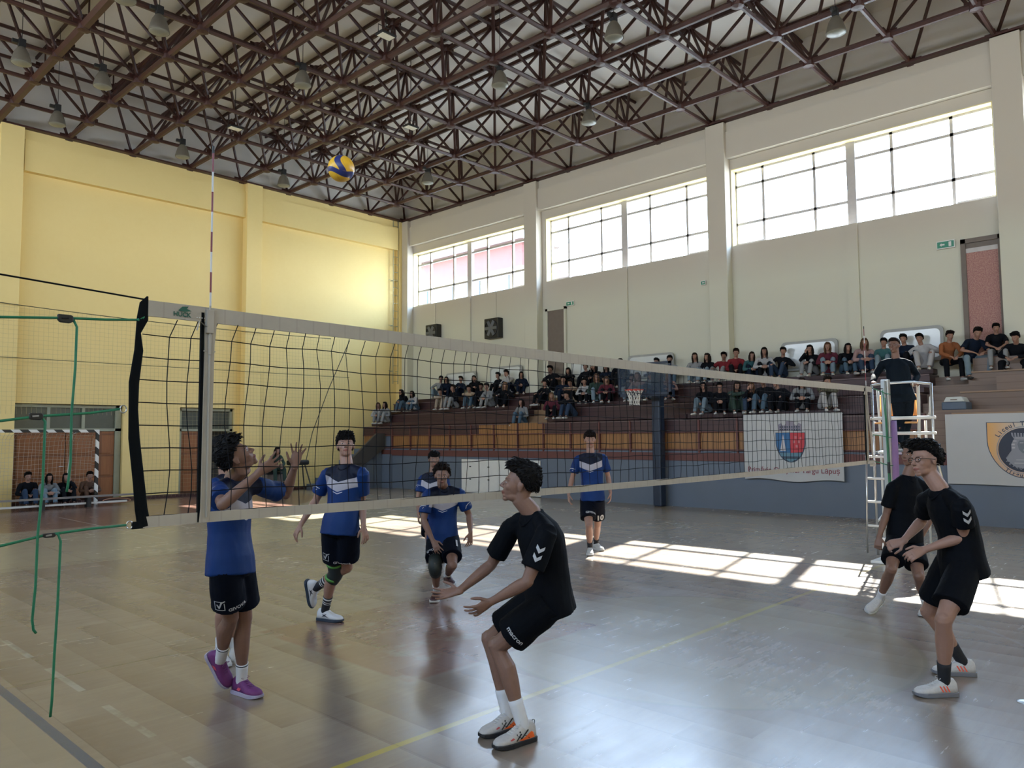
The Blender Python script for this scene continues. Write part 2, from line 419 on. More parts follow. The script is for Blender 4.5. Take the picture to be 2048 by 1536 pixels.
for zz in (.12, .76, 1.40): g.box(8.92, 9.53, YE+.13, YE+.15, zz, zz+.55)
obj('door_leaf', g, m_doorw, d, bevel=.008)
g = G(); g.box(8.6, 10.7, YE+.36, YE+.40, 0, 3.0); obj('doorway_dark', g, m_dark, d)  # near-black sheet, its colour stands in for the unlit space beyond the doorway
g = G(); g.box(8.83, 10.43, YE+.19, YE+.20, 2.12, 2.7); obj('transom', g, m_trans, d)
# doors high in the window wall behind the top row
M = Mat('pink_chipboard', (.40, .21, .19), .8); M.pos(); n = M.noise(45, 3, .7); M.base(M.mix(n.step(.5, .3), (.30, .13, .13), (.50, .30, .25))); m_osb = keep(M)
m_dgrey = mat('grey_brown_door', (.16, .13, .11), .6)
d = empty('door_3', (XW-.1, .32, 3.5), kind='structure')
g = G(); g.box(XW-.07, XW-.005, .64, .74, 3.4, 6.12); g.box(XW-.07, XW-.005, -.04, .02, 3.4, 6.12); g.box(XW-.07, XW-.005, -.04, .74, 6.02, 6.12); obj('door_frame', g, m_dgrey, d)
g = G(); g.box(XW-.04, XW-.003, .02, .64, 3.4, 5.80); obj('chipboard_panel', g, m_osb, d)
g = G(); g.box(XW-.05, XW-.003, .02, .64, 5.80, 5.90); obj('crossbar', g, m_win, d)
g = G(); g.box(XW-.03, XW-.003, .02, .64, 5.90, 6.02); obj('transom', g, m_dgrey, d)
d = empty('door_4', (XW-.1, 12.7, 3.5), kind='structure')
g = G(); g.box(XW-.05, XW-.003, 12.25, 12.95, 3.4, 5.95); obj('door_leaf', g, m_dgrey, d)
g = G(); g.box(XW-.08, XW-.003, 12.95, 13.05, 3.4, 6.03); g.box(XW-.08, XW-.003, 12.17, 12.25, 3.4, 6.03); g.box(XW-.08, XW-.003, 12.17, 13.05, 5.95, 6.03); obj('door_frame', g, m_wwall, d)

# ============================================================ SPACE FRAME
t = empty('space_frame', (XW, YE, 10.45), label='red-brown steel space frame of crossing tubes carrying the whole roof', cat='roof truss')
PX, PY = 1.76, 1.725
NX, NY = 15, 17
bx = [17.62-PX*i for i in range(NX+1)]; by = [20.55-PY*j for j in range(NY+1)]
tx = [v-PX/2 for v in bx[:-1]]; ty = [v-PY/2 for v in by[:-1]]; ZB, ZU = 10.50, 11.98
for X in bx: g = G(); g.tube([(X, by[0], ZB), (X, by[-1], ZB)], .070 if abs(X-3.54) > .3 else .105, 6); obj('bottom_chord', g, m_truss, t)
for Y in by: g = G(); g.tube([(bx[0], Y, ZB-.02), (bx[-1], Y, ZB-.02)], .052, 6); obj('bottom_chord', g, m_truss, t)
for X in tx: g = G(); g.tube([(X, by[0], ZU), (X, by[-1], ZU)], .058, 6); obj('top_chord', g, m_truss, t)
for Y in ty: g = G(); g.tube([(bx[0], Y, ZU), (bx[-1], Y, ZU)], .046, 6); obj('top_chord', g, m_truss, t)
for X in tx: g = G(); g.box(X-.025, X+.025, by[-1], by[0], zc(X)-.09, zc(X)-.01); obj('purlin', g, m_truss, t)
camd = lambda P: float(np.linalg.norm(np.array(P)-CP)) if (np.array(P)-CP)@FW > 2 else 999
BR = []; GS = []
for X in tx:
    for Y in ty:
        for sx in (-1, 1):
            for sy in (-1, 1): BR.append(((X, Y, ZU), (X+sx*PX/2, Y+sy*PY/2, ZB)))
        GS.append((X, Y, ZU))
for X in bx:
    for Y in by: GS.append((X, Y, ZB))
def inview(P):
    d = np.array(P)-CP; zz = d@FW; return zz > 1 and abs(d@RT)/zz < .70 and abs(d@UP)/zz < .52
BR.sort(key=lambda b: camd(b[1])+(0 if inview(b[1]) else 500)); GS.sort(key=lambda b: camd(b)+(0 if inview(b) else 500))
def gusset(g, P):
    X, Y, Z = P; e = 1 if Z > 11 else -1
    g.lathe([(.0, .09*-e), (.12, .07*-e), (.145, 0), (.13, .10*e), (0, .12*e)], (X, Y, Z), 8)
    for a in (0, 1): g.box(X-(.22 if a else .015), X+(.22 if a else .015), Y-(.015 if a else .22), Y+(.015 if a else .22), Z-.06, Z+.11)
for a, b in BR[:100]: g = G(); g.tube([a, b], .040, 6); obj('brace', g, m_truss, t)
g = G()
for a, b in BR[100:]: g.tube([a, b], .040, 5)
obj('brace', g, m_truss, t, kind='stuff')
for P in GS[:100]: g = G(); gusset(g, P); obj('node_plate', g, m_truss, t)
g = G()
for P in GS[100:]: gusset(g, P)
obj('node_plate', g, m_truss, t, kind='stuff')
STB = sorted([(X, Y) for X in tx for Y in ty[::2]], key=lambda q: camd((q[0], q[1], ZU))+(0 if inview((q[0], q[1], ZU)) else 500))
for X, Y in STB[:100]: g = G(); g.tube([(X, Y, ZU), (X, Y, zc(X)-.05)], .022, 6); obj('stub_post', g, m_truss, t)
g = G()
for X, Y in STB[100:]: g.tube([(X, Y, ZU), (X, Y, zc(X)-.05)], .022, 5)
obj('stub_post', g, m_truss, t, kind='stuff')

# ============================================================ LAMPS
m_lampmetal = mat('dull_aluminium_reflector', (.12, .105, .08), .6, 0)
M = Mat('ribbed_lamp_glass', (.22, .22, .18), .35); m_lampglass = keep(M)
m_black = mat('black_plastic', (.012, .012, .013), .5)
def make_lamp():
    t = empty('high_bay_lamp', (0, 0, 0))
    g = G(); g.lathe([(.055, .36), (.09, .33), (.14, .24), (.175, .12), (.20, .02), (.20, 0), (.19, .0), (.165, .12), (.13, .23), (.05, .34)], (0, 0, 0), 24); obj('reflector', g, m_lampmetal, t, smooth=True)
    g = G(); g.lathe([(.0, -.035), (.10, -.03), (.17, -.012), (.195, .005), (.195, .02), (0, .02)], (0, 0, 0), 24); obj('lens', g, m_lampglass, t, smooth=True)
    g = G(); g.box(-.07, .07, -.055, .055, .36, .54); g.box(-.19, -.07, -.04, .04, .42, .50); obj('ballast_box', g, m_black, t, bevel=.01)
    g = G(); g.tube([(0, 0, .54), (0, 0, 2.6)], .007, 6); obj('suspension_rod', g, m_black, t)
    return t
lamps = [(3.45, 11.10, 'half cut off by the top edge of the photo, far left'), (4.35, 11.78, 'near the top left, hanging over two crossing chords'), (2.80, 15.23, 'nearest the left edge of the photo'),
 (4.43, 15.18, 'in the second rank, left of the thick diagonal chord'), (4.39, 18.32, 'just above the left corner of the end wall beam'), (7.65, 18.32, 'above the end wall, left of the volleyball antenna'),
 (11.03, 18.53, 'above the end wall, left of the ball'), (7.64, 11.82, 'above and left of the flying ball'), (10.86, 8.54, 'in the middle of the roof above the net'),
 (14.15, 15.03, 'nearest the far corner of the hall'), (10.97, 5.36, 'large, near the top edge right of the middle'), (13.99, 1.98, 'rightmost, near the top right of the photo'), (14.03, 8.38, 'in front of the second window from the corner')]
L0 = make_lamp()
for i, (X, Y, s) in enumerate(lamps):
    o = L0 if i == 0 else copy_tree(L0)
    o.location = (X, Y, 9.98); tag(o, 'grey bell-shaped hall lamp '+s, 'ceiling lamp', 'bell lamps under the roof')
def make_flood():
    t = empty('floodlight', (0, 0, 0))
    g = G(); g.box(-.19, .19, -.13, .13, 0, .05); obj('housing', g, m_black, t, bevel=.01)
    g = G(); g.box(-.16, .16, -.10, .10, -.006, .0); obj('lens', g, mat('frosted_led_lens', (.85, .83, .72), .4), t)
    g = G(); g.tube([(-.2, 0, .02), (-.2, 0, .2), (.2, 0, .2), (.2, 0, .02)], .01, 6); g.tube([(0, 0, .2), (0, 0, 2.25)], .01, 6); obj('bracket', g, m_black, t)
    return t
F0 = make_flood()
for i, (X, Y, s) in enumerate(((8.06, 9.21, 'near the top edge'), (8.16, 16.15, 'right above the left antenna'), (11.52, 12.64, 'between the ball and the middle lamp'))):
    o = F0 if i == 0 else copy_tree(F0); o.location = (X, Y, 10.35); tag(o, 'small flat black-framed floodlight under the roof '+s, 'floodlight', 'flat floodlights')

# ============================================================ OUTSIDE BUILDING
M = Mat('red_cream_render', (.5, .2, .15), .8); x, y, z = M.pos(); n = M.noise(3, 4, .7)
rd = band(z, 11.5, 13.0, .05)
cc = M.mix(rd, (.13, .105, .065), M.mix(n, (.115, .030, .028), (.10, .045, .038))); M.base(cc); m_outw = keep(M)
m_roof = mat('dull_roof_tiles', (.085, .05, .042), .8, scale=20)
m_outg = mat('pale_blue_window', (.07, .10, .12), .2)
b = empty('building', (34, 32, 0), label='red and cream building with a tiled hip roof outside the far window', cat='building')
g = G(); g.box(30, 32.4, 25.5, 48, 0, 12.9); obj('wall', g, m_outw, b)
g = G(); g.add([(29.5, 25, 12.9), (32.9, 25, 12.9), (32.9, 49, 12.9), (29.5, 49, 12.9), (31, 29.5, 14.3), (31.6, 29.5, 14.3), (31.6, 40, 14.3), (31, 40, 14.3)], [(0, 1, 5, 4), (1, 2, 6, 5), (2, 3, 7, 6), (3, 0, 4, 7), (4, 5, 6, 7), (0, 3, 2, 1)]); obj('roof', g, m_roof, b)
for Y in np.arange(26.5, 46, 2.4):
    g = G(); g.box(29.93, 30, Y, Y+1.5, 9.8, 11.2); f = obj('window', g, m_outg, b)
    g = G(); g.box(29.90, 29.94, Y+.7, Y+.78, 9.8, 11.2); obj('window_bar', g, m_win, f)
b = empty('building', (36, 22, 0), label='low pale annex roof seen at the bottom of the second window', cat='building')
g = G(); g.box(31, 33, 20.5, 25.4, 0, 9.7); obj('wall', g, m_outw, b)
g = G(); g.add([(30.6, 20.2, 9.7), (33.4, 20.2, 9.7), (33.4, 25.4, 9.7), (30.6, 25.4, 9.7), (31.6, 24.4, 11.4), (32.2, 24.4, 11.4), (32.2, 25.4, 11.5), (31.6, 25.4, 11.5)], [(0, 1, 5, 4), (1, 2, 6, 5), (2, 3, 7, 6), (3, 0, 4, 7), (4, 5, 6, 7), (0, 3, 2, 1)]); obj('roof', g, m_roof, b)
# ground outside
g = G(); g.box(XW+.5, 120, -80, 100, -.3, -.05); struct('ground_outside', g, mat('pale_paving', (.38, .36, .32), .9))
# ============================================================ TRIBUNE
def wood(name, c1, c2, pitch, axis=1, rough=.5):
    M = Mat(name, c1, rough); P = M.pos(); u = P[axis]
    ids = (u/pitch).floor(); r = ((ids*12.9898).sin()*43758.5).mod(1.0); n = M.noise(3, 4, .6, sc3=(1, 1, 6))
    ln = 1-band(u.mod(pitch), pitch*.06, pitch*.94, pitch*.04)
    M.base(M.mix(ln*.75, M.mix(r*.55+n*.35, c1, c2), tuple(k*.25 for k in c2))); return keep(M)
m_slat = wood('orange_wood_slats', (.34, .165, .06), (.22, .10, .035), .115)
M = Mat('maroon_bench_boards', (.075, .028, .030), .5); x, y, z = M.pos(); n = M.noise(1.5, 4, .6)
ln = 1-band((z-2.2).mod(.15), .012, .138, .008)
M.base(M.mix(ln*.6, M.mix(n, (.070, .030, .032), (.042, .019, .023)), (.02, .01, .012))); m_maroon = keep(M)
m_mtop = mat('worn_step_edge', (.12, .08, .08), .5, scale=3)
m_fascia = mat('dull_red_fascia', (.125, .045, .040), .6)
M = Mat('brown_varnished_boards', (.25, .14, .08), .45); x, y, z = M.pos(); n = M.noise(2, 4, .6, sc3=(1, .6, 9)); ln = 1-band((z-2.2).mod(.15), .008, .142, .006)
M.base(M.mix(ln*.45, M.mix(n, (.19, .125, .09), (.13, .082, .058)), (.07, .035, .02))); m_brown = keep(M)
m_step = mat('light_wood_steps', (.27, .17, .10), .5, scale=4)
m_white = mat('white_paint', (.72, .72, .70), .5, var=.05)
m_chrome = mat('steel_tube', (.55, .55, .54), .3, .8)
m_wtube = mat('white_lacquered_tube', (.74, .73, .69), .35, var=.04)

TY0, TY1 = -9.0, YE-.32
STR = [(11.55, 12.75)]
# base of the tribune: one grey box with a few projecting piers
g = G(); g.box(XS, XW-.32, TY0, TY1, 0, 1.40)
struct('wall_tribune_base', g, m_grey)
g = G(); g.box(XS-.10, XS-.001, 18.55, 19.05, 0, 1.2); struct('trim_31', g, m_grey)
g = G(); g.box(XS-.03, XS+.02, TY0, TY1, 1.16, 1.36); struct('trim_30', g, m_fascia)
t = empty('tribune', (XS, 6, 1.36), label='long stepped tribune of maroon benches and orange slat fronts along the window wall', cat='tribune')
g = G(); g.box(XS+.03, XS+.10, 1.05, 18.6, 1.42, 1.90); obj('slat_front', g, m_slat, t)
g = G(); g.box(XS+.03, XS+.10, 19.3, TY1, 1.42, 1.90); obj('slat_front', g, m_slat, t)
g = G(); g.box(XS+.05, XS+.10, 18.6, 19.3, 1.42, 1.90); obj('front_panel', g, m_grey, t)
g = G(); g.box(XS+.02, XS+.12, 1.0, TY1, 1.36, 1.43); obj('bottom_rail', g, m_mtop, t)
for a, b in ((1.05, 11.3), (14.1, TY1)): g = G(); g.box(XS, XS+.12, a, b, 1.88, 2.20); obj('front_panel', g, m_maroon, t)
g = G(); g.box(XS+.01, XS+.12, 11.3, 14.1, 1.88, 2.20); obj('front_panel', g, m_slat, t)
g = G(); g.box(XS, XS+.12, TY0, 1.05, 1.36, 2.26); obj('front_panel', g, m_brown, t)
for i in range(19):
    Y = 1.05+i*1.03; g = G(); g.box(XS-.035, XS+.03, Y-.022, Y+.022, 1.36, 2.20); obj('rail_post', g, m_fascia, t)
g = G(); g.box(XS-.03, XS+.0, 1.05, TY1, 1.42, 1.45); g.box(XS-.03, XS, 1.05, TY1, 1.86, 1.89); obj('handrail', g, m_fascia, t)
# three levels, each a tread with a plank bench at its back
LV = [(XS, 16.20, 2.20), (16.20, 16.90, 2.65), (16.90, XW-.02, 3.10)]
def row(y0, y1, m):
    for i, (x0, x1, z) in enumerate(LV):
        g = G(); g.box(x0 if i else XS+.12, XW-.02, y0, y1, z-.45 if i else 1.4, z-.03); obj('riser', g, m, t)
        g = G(); g.box(x0-.03, x1, y0, y1, z-.03, z); obj('tread', g, m_mtop if m is m_maroon else m_step, t)
        if m is m_maroon:
            g = G(); g.box(x1-.36, x1-.02, y0+.02, y1-.02, z+.03, z+.15); obj('bench_plank', g, m_maroon, t, bevel=.01)
row(1.30, 6.75, m_maroon); row(6.75, STR[0][0], m_maroon); row(12.75, TY1, m_maroon)
row(TY0, .55, m_brown)
def stairs(y0, y1, m):
    for i in range(6):
        x0 = XS+.12+i*.345; z = 2.02+i*.205
        g = G(); g.box(x0, XW-.02, y0, y1, z-.22 if i else 1.4, z); obj('step', g, m, t)
stairs(11.55, 12.75, m_step); stairs(.55, 1.30, m_brown)
g = G(); g.box(17.12, XW-.02, TY0, .5, 3.10, 3.40); obj('bench_block', g, m_brown, t)
g = G(); g.box(16.2, 16.55, TY0, -.1, 2.65, 2.98); obj('bench_block', g, m_brown, t)

# white cupboard doors in the tribune base
t = empty('cabinet', (XS, 13.2, 0), label='low white double cupboard with round black knobs set against the grey base', cat='cabinet')
g = G(); g.box(XS-.06, XS-.012, 11.45, 14.85, .02, 1.08); obj('body', g, m_white, t, bevel=.01)
for i in range(4):
    y0 = 11.5+i*.83; g = G(); g.box(XS-.09, XS-.06, y0, y0+.80, .06, 1.04); dr = obj('door', g, m_white, t, bevel=.006)
    for zz in (.45, .85):
        g = G(); g.tube([(XS-.08, y0+.4, zz), (XS-.11, y0+.4, zz)], .02); g.tube([(XS-.11, y0+.36, zz), (XS-.11, y0+.44, zz)], .012); obj('knob', g, m_black, dr)
# stairs beside the tribune, running up along the end wall
t = empty('side_stairs', (14, 19.8, 0), label='dark stair flight climbing to the left end of the tribune beside the end wall', cat='stairs')
g = G(); g.prism([(12.75, 0), (13.25, 0), (15.45, 1.42), (15.45, 1.95), (15.1, 1.95)], 18.95, 19.05, 1); obj('stringer', g, mat('dark_stair_paint', (.055, .05, .045), .6), t)
for i in range(7):
    g = G(); g.box(13.05+i*.33, 13.4+i*.33, 19.05, 20.25, 0, .2+i*.2); obj('step', g, m_grey, t)
# boards on the window wall
def board(name, y0, y1, z0, z1, lab, tilt=0):
    t = empty(name, (XW, (y0+y1)/2, z0), label=lab, cat='board', group=None)
    g = G(); r = .12; pts = []
    for cx, cz, a0 in ((y1-r, z1-r, 0), (y0+r, z1-r, 90), (y0+r, z0+r, 180), (y1-r, z0+r, 270)):
        for q in range(5): a = math.radians(a0+q*22.5); pts.append((cx+r*math.cos(a), cz+r*math.sin(a)))
    g.prism(pts, XW-.10, XW-.065, 0); obj('frame', g, mat('grey_board_frame', (.33, .34, .33), .5), t)
    pts2 = [((a-(y0+y1)/2)*.90+(y0+y1)/2, (b-(z0+z1)/2)*.82+(z0+z1)/2) for a, b in pts]
    g = G(); g.prism(pts2, XW-.115, XW-.098, 0); obj('panel', g, mat('glossy_white_board', (.62, .66, .67), .15, var=.04), t)
board('wall_board', 16.35, 18.0, 3.55, 4.18, 'leftmost pale rounded board on the window wall, behind three seated spectators')
board('wall_board', 14.1, 15.65, 3.6, 4.25, 'pale rounded board behind the two spectators left of the dark wall door')
board('wall_board', 10.5, 11.95, 3.55, 4.22, 'pale rounded board partly hidden by the net tape right of the dark wall door')
board('wall_board', 8.15, 9.75, 3.5, 4.20, 'pale rounded board above the basketball hoop, right under the net tape')
board('wall_board', 3.50, 4.95, 3.42, 4.17, 'pale rounded board left of the girls at the top row')
board('wall_board', 1.15, 2.50, 3.45, 4.25, 'bright rounded board behind the referee and the boy in white')
# black square fans
def fan(y0, y1, z0, z1, lab):
    t = empty('wall_fan', (XW, (y0+y1)/2, z0), label=lab, cat='fan', group='wall fans')
    g = G(); g.box(XW-.25, XW, y0, y1, z0, z1); obj('housing', g, m_black, t, bevel=.02)
    c = (XW-.27, (y0+y1)/2, (z0+z1)/2); r = (y1-y0)*.42
    g = G()
    for q in range(6):
        a = q*math.pi/3; g.bar(c, (c[0], c[1]+r*math.cos(a), c[2]+r*math.sin(a)), .10, .015, up=(1, .4, 0))
    obj('blade', g, mat('dark_fan_metal', (.10, .11, .12), .4), t)
    g = G(); g.lathe([(r, 0), (r+.02, .01), (r+.02, .03), (r, .03)], (c[0]-.01, c[1], c[2]), 20, ax=((0, 1, 0), (0, 0, 1), (1, 0, 0))); obj('ring', g, m_black, t)
fan(18.35, 19.0, 5.45, 6.1, 'black square fan nearest the corner, low on the window wall')
fan(15.08, 15.78, 5.27, 5.98, 'black square fan left of the dark wall door')
g = G(); g.tube([(XW-.02, 15.4, 6.0), (XW-.02, 15.4, 7.0)], .01, 6); g.tube([(XW-.02, 18.7, 6.1), (XW-.02, 18.7, 6.97)], .01, 6)
tag(obj('power_cable', g, m_wwall), 'thin painted cables dropping from the window sill to the two fans', 'cable')
# exit signs
m_sg = Mat('green_exit_sign', (.02, .22, .13), .4); m_sg = keep(m_sg)
def exit_sign(y0, y1, z0, z1, lab, man):
    t = empty('exit_sign', (XW, (y0+y1)/2, z0), label=lab, cat='exit sign', group=None)
    g = G(); g.box(XW-.06, XW-.02, y0, y1, z0, z1); obj('housing', g, m_white, t)
    g = G(); g.box(XW-.065, XW-.058, y0+.015, y1-.015, z0+.02, z1-.02); obj('face', g, m_sg, t)
    h = z1-z0; cy = (y0+y1)/2 + (h*.45 if man else 0); cz = (z0+z1)/2; g = G()
    # white arrow; the sign is seen from inside the hall so +Y is to the left
    g.prism([(cy+.10*h*2, cz), (cy+.0, cz+.22*h), (cy, cz+.09*h), (cy-.35*h, cz+.09*h), (cy-.35*h, cz-.09*h), (cy, cz-.09*h), (cy, cz-.22*h)], XW-.072, XW-.064, 0)
    if man:
        c2 = cy-h*.95; g.prism([(c2+.14*h, cz-.30*h), (c2+.14*h, cz+.30*h), (c2-.16*h, cz+.30*h), (c2-.16*h, cz-.30*h)], XW-.072, XW-.064, 0)
    obj('arrow', g, m_white, t)
exit_sign(.85, 1.22, 5.98, 6.16, 'green exit sign with an arrow, left of the pink chipboard doorway', True)
exit_sign(11.83, 12.16, 6.02, 6.17, 'green exit sign with an arrow, right above the dark wall door', True)
exit_sign(7.10, 7.25, 6.01, 6.14, 'tiny green exit sign beside the pillar between two windows', False)

# wall ladder in the corner
t = empty('wall_ladder', (17.1, YE-.1, 3.9), label='thin steel ladder fixed to the end wall beside the corner', cat='ladder')
for X in (16.98, 17.22):
    g = G(); g.tube([(X, YE-.16, 3.9), (X, YE-.16, 10.5)], .014, 6); obj('rail', g, m_door_frame, t)
for i in range(21):
    g = G(); g.tube([(16.98, YE-.16, 4.0+i*.31), (17.22, YE-.16, 4.0+i*.31)], .009, 6); obj('rung', g, m_door_frame, t)
for zz in (4.4, 6.2, 8.0):
    g = G(); g.tube([(16.75, YE-.18, zz), (16.98, YE-.16, zz)], .010, 6); g.tube([(16.98, YE-.16, zz), (16.98, YE, zz)], .012, 6); g.tube([(17.22, YE-.16, zz), (17.22, YE, zz)], .012, 6); obj('bracket', g, m_door_frame, t)

# ball-stop net hung before the end wall
t = empty('ball_stop_net', (8, 20.3, 0), label='fine beige ball-stop netting hung on a cable in front of the end wall', cat='net')
m_fnet = mat('beige_net_cord', (.42, .36, .20), .8)
NX0, NX1 = -4.0, 14.8
ztop = lambda X: 5.35+.0016*(X-10)**2*2
g = G(); g.tube([(X, 20.26, ztop(X)) for X in np.arange(NX0, NX1+.1, .9)], .011, 5); obj('cable', g, m_black if False else mat('dark_cable', (.06, .055, .035), .6), t)
g = G(); rr = .0018
for X in np.arange(NX0, NX1, .12):
    g.tube([(X, 20.26, ztop(X)), (X+.02, 20.27, 2.5), (X, 20.26, .05 if X > 7.2 or X < 3.3 else 2.7)], rr, 3, cap=False)
for Z in np.arange(.1, 5.5, .12):
    a = NX0
    if Z < 2.7: g.tube([(NX0, 20.26, Z), (3.3, 20.265, Z)], rr, 3, cap=False); a = 7.2
    xs = [X for X in np.arange(a, NX1, 1.2) if ztop(X) >= Z]
    if len(xs) > 1: g.tube([(X, 20.26+.01*math.sin(X*3), Z) for X in xs], rr, 3, cap=False)
obj('mesh', g, m_fnet, t)
g = G(); g.tube([(X, 20.25, 4.02) for X in (NX0, 14.8)], .009, 5); obj('middle_cord', g, mat('dark_cable'), t)
g = G(); g.tube([(14.8, 20.25, 5.4), (13.9, 20.2, 3.6), (13.2, 20.15, 2.0), (12.9, 20.1, .9)], .014, 6); obj('side_rope', g, mat('dark_cable'), t)

# handball goal with net
t = empty('handball_goal', (4.5, 19.6, 0), label='black and white striped handball goal with a white net before the wooden doors', cat='goal')
M = Mat('black_white_stripes', (.5, .5, .5), .4); x, y, z = M.pos(); s = ((x+.03)+(z*1.0)).mod(.40).gt(.20); M.base(M.mix(s, (.75, .75, .72), (.015, .015, .015))); m_str = keep(M)
for X in (3.0, 6.0): g = G(); g.box(X-.04, X+.04, 19.56, 19.64, 0, 2.0); obj('post', g, m_str, t)
g = G(); g.box(2.96, 6.04, 19.56, 19.64, 2.0, 2.08); obj('crossbar', g, m_str, t)
for X in (3.05, 5.5):
    g = G(); g.tube([(X, 19.65, 2.0), (X, 20.05, 1.95), (X-.12, 20.15, .02), (X, 19.65, .02)], .02, 6); obj('rear_support', g, m_wtube, t)
g = G()
for X in np.arange(3.0, 6.01, .1): g.tube([(X, 19.62, 2.0), (X+.03*math.sin(X*9), 19.95, 1.78+.05*math.sin(X*2)), (X, 20.12, .02)], .003, 3, cap=False)
for q in range(20):
    zz = .05+q*.1; g.tube([(X, 20.12-.17*zz/1.95+.02*math.sin(X*5+q), zz+.03*math.sin(X*3+q)) for X in np.arange(3.0, 6.05, .3)], .003, 3, cap=False)
for X in (3.0, 6.0):
    for q in range(1, 19): g.tube([(X, 19.64, q*.1), (X, 20.1-.17*q*.1/1.95, q*.1)], .003, 3, cap=False)
obj('goal_net', g, mat('white_net_cord', (.55, .50, .42), .8), t)
# low bench and loose hoop in front of the goal
t = empty('low_bench', (4.3, 18.9, 0), label='long low grey bench lying in front of the handball goal', cat='bench')
g = G(); g.box(2.2, 7.05, 18.84, 19.08, .26, .30); obj('seat', g, mat('grey_bench_top', (.22, .20, .19), .5), t)
g = G(); g.box(2.2, 6.6, 18.95, 18.98, .08, .13); obj('stretcher', g, m_white, t)
for X in (2.6, 4.5, 5.6, 6.9): g = G(); g.box(X-.05, X+.05, 18.85, 19.07, 0, .26); obj('leg', g, m_black, t)
g = G(); pts = [(6.45+.36*math.cos(a), 19.3+.12*math.sin(a), .10+.06*math.sin(a*1)) for a in np.linspace(0, 6.28, 25)]; g.tube(pts, .014, 6, cap=False)
tag(obj('loose_hoop', g, mat('pale_orange_plastic', (.45, .22, .12), .5)), 'thin hoop lying on the floor at the right end of the low bench', 'hoop')

# vaulting buck behind the player
t = empty('vaulting_buck', (12.55, 20.0, 0), label='black-topped vaulting buck with splayed legs against the end wall', cat='gym apparatus')
g = G(); g.box(12.18, 12.92, 19.85, 20.15, .88, 1.05); obj('padded_top', g, m_black, t, bevel=.05)
for sx in (-1, 1):
    for sy in (-1, 1): g = G(); g.tube([(12.55+sx*.22, 20+sy*.08, .9), (12.55+sx*.42, 20+sy*.25, .0)], .025, 6); obj('leg', g, mat('dark_leg_metal', (.07, .06, .05), .5), t)

# basketball hoop on its dark post
t = empty('basketball_hoop', (15.2, 7.25, 0), label='navy post with clear backboard, red rim and white net before the tribune', cat='basketball hoop')
m_navy = mat('navy_post_pad', (.010, .022, .05), .45)
g = G(); g.box(15.08, 15.33, 7.08, 7.33, 0, 3.55); obj('post', g, m_navy, t, bevel=.04)
g = G(); g.bar((15.2, 7.2, 2.95), (14.62, 7.2, 3.05), .10, .10); g.bar((15.2, 7.2, 3.45), (14.62, 7.2, 3.3), .06, .06); obj('arm', g, m_navy, t)
M = Mat('clear_backboard', (.04, .07, .12), .08); M.b.inputs['Alpha'].default_value = .38; m_bb = keep(M)
g = G(); g.box(14.58, 14.61, 6.42, 7.98, 2.78, 3.62); obj('backboard', g, m_bb, t)
g = G()
for a in ((6.42, 6.48, 2.78, 3.62), (7.92, 7.98, 2.78, 3.62), (6.42, 7.98, 2.78, 2.86), (6.42, 7.98, 3.56, 3.62)): g.box(14.565, 14.625, *a)
obj('backboard_frame', g, m_navy, t)
RC = np.array((14.30, 7.30, 2.93))
g = G(); g.tube([RC+(.225*math.cos(a), .225*math.sin(a), 0) for a in np.linspace(0, 2*math.pi, 25)], .012, 6, cap=False); g.bar(RC+(.22, 0, 0), (14.6, 7.30, 2.93), .12, .02); obj('rim', g, mat('red_rim_paint', (.55, .06, .04), .4), t)
g = G()
for q in range(12):
    for s in (-1, 1):
        pts = []
        for z_, r_ in ((0, .22), (.10, .17), (.2, .135), (.30, .12), (.38, .125)):
            a = q*math.pi/6+s*z_*2.6; pts.append(RC+(r_*math.cos(a), r_*math.sin(a), -z_))
        g.tube(pts, .006, 4, cap=False)
obj('hoop_net', g, mat('white_hoop_net', (.75, .73, .68), .8), t)

# speaker case on the ledge
t = empty('speaker_case', (15.75, .50, 2.26), label='blue-grey speaker case with a pale top on the ledge above the shield banner', cat='speaker')
g = G(); g.box(15.52, 15.98, .30, .74, 2.26, 2.42); obj('body', g, mat('dull_blue_plastic', (.06, .09, .14), .5), t, bevel=.02)
g = G(); g.prism([(.33, 2.42), (.71, 2.42), (.66, 2.52), (.38, 2.52)], 15.54, 15.96, 0); l = obj('lid', g, mat('pale_plastic', (.50, .52, .50), .4), t, bevel=.015)
g = G(); g.box(15.53, 15.545, .46, .58, 2.455, 2.475); obj('handle', g, m_dgrey, l)

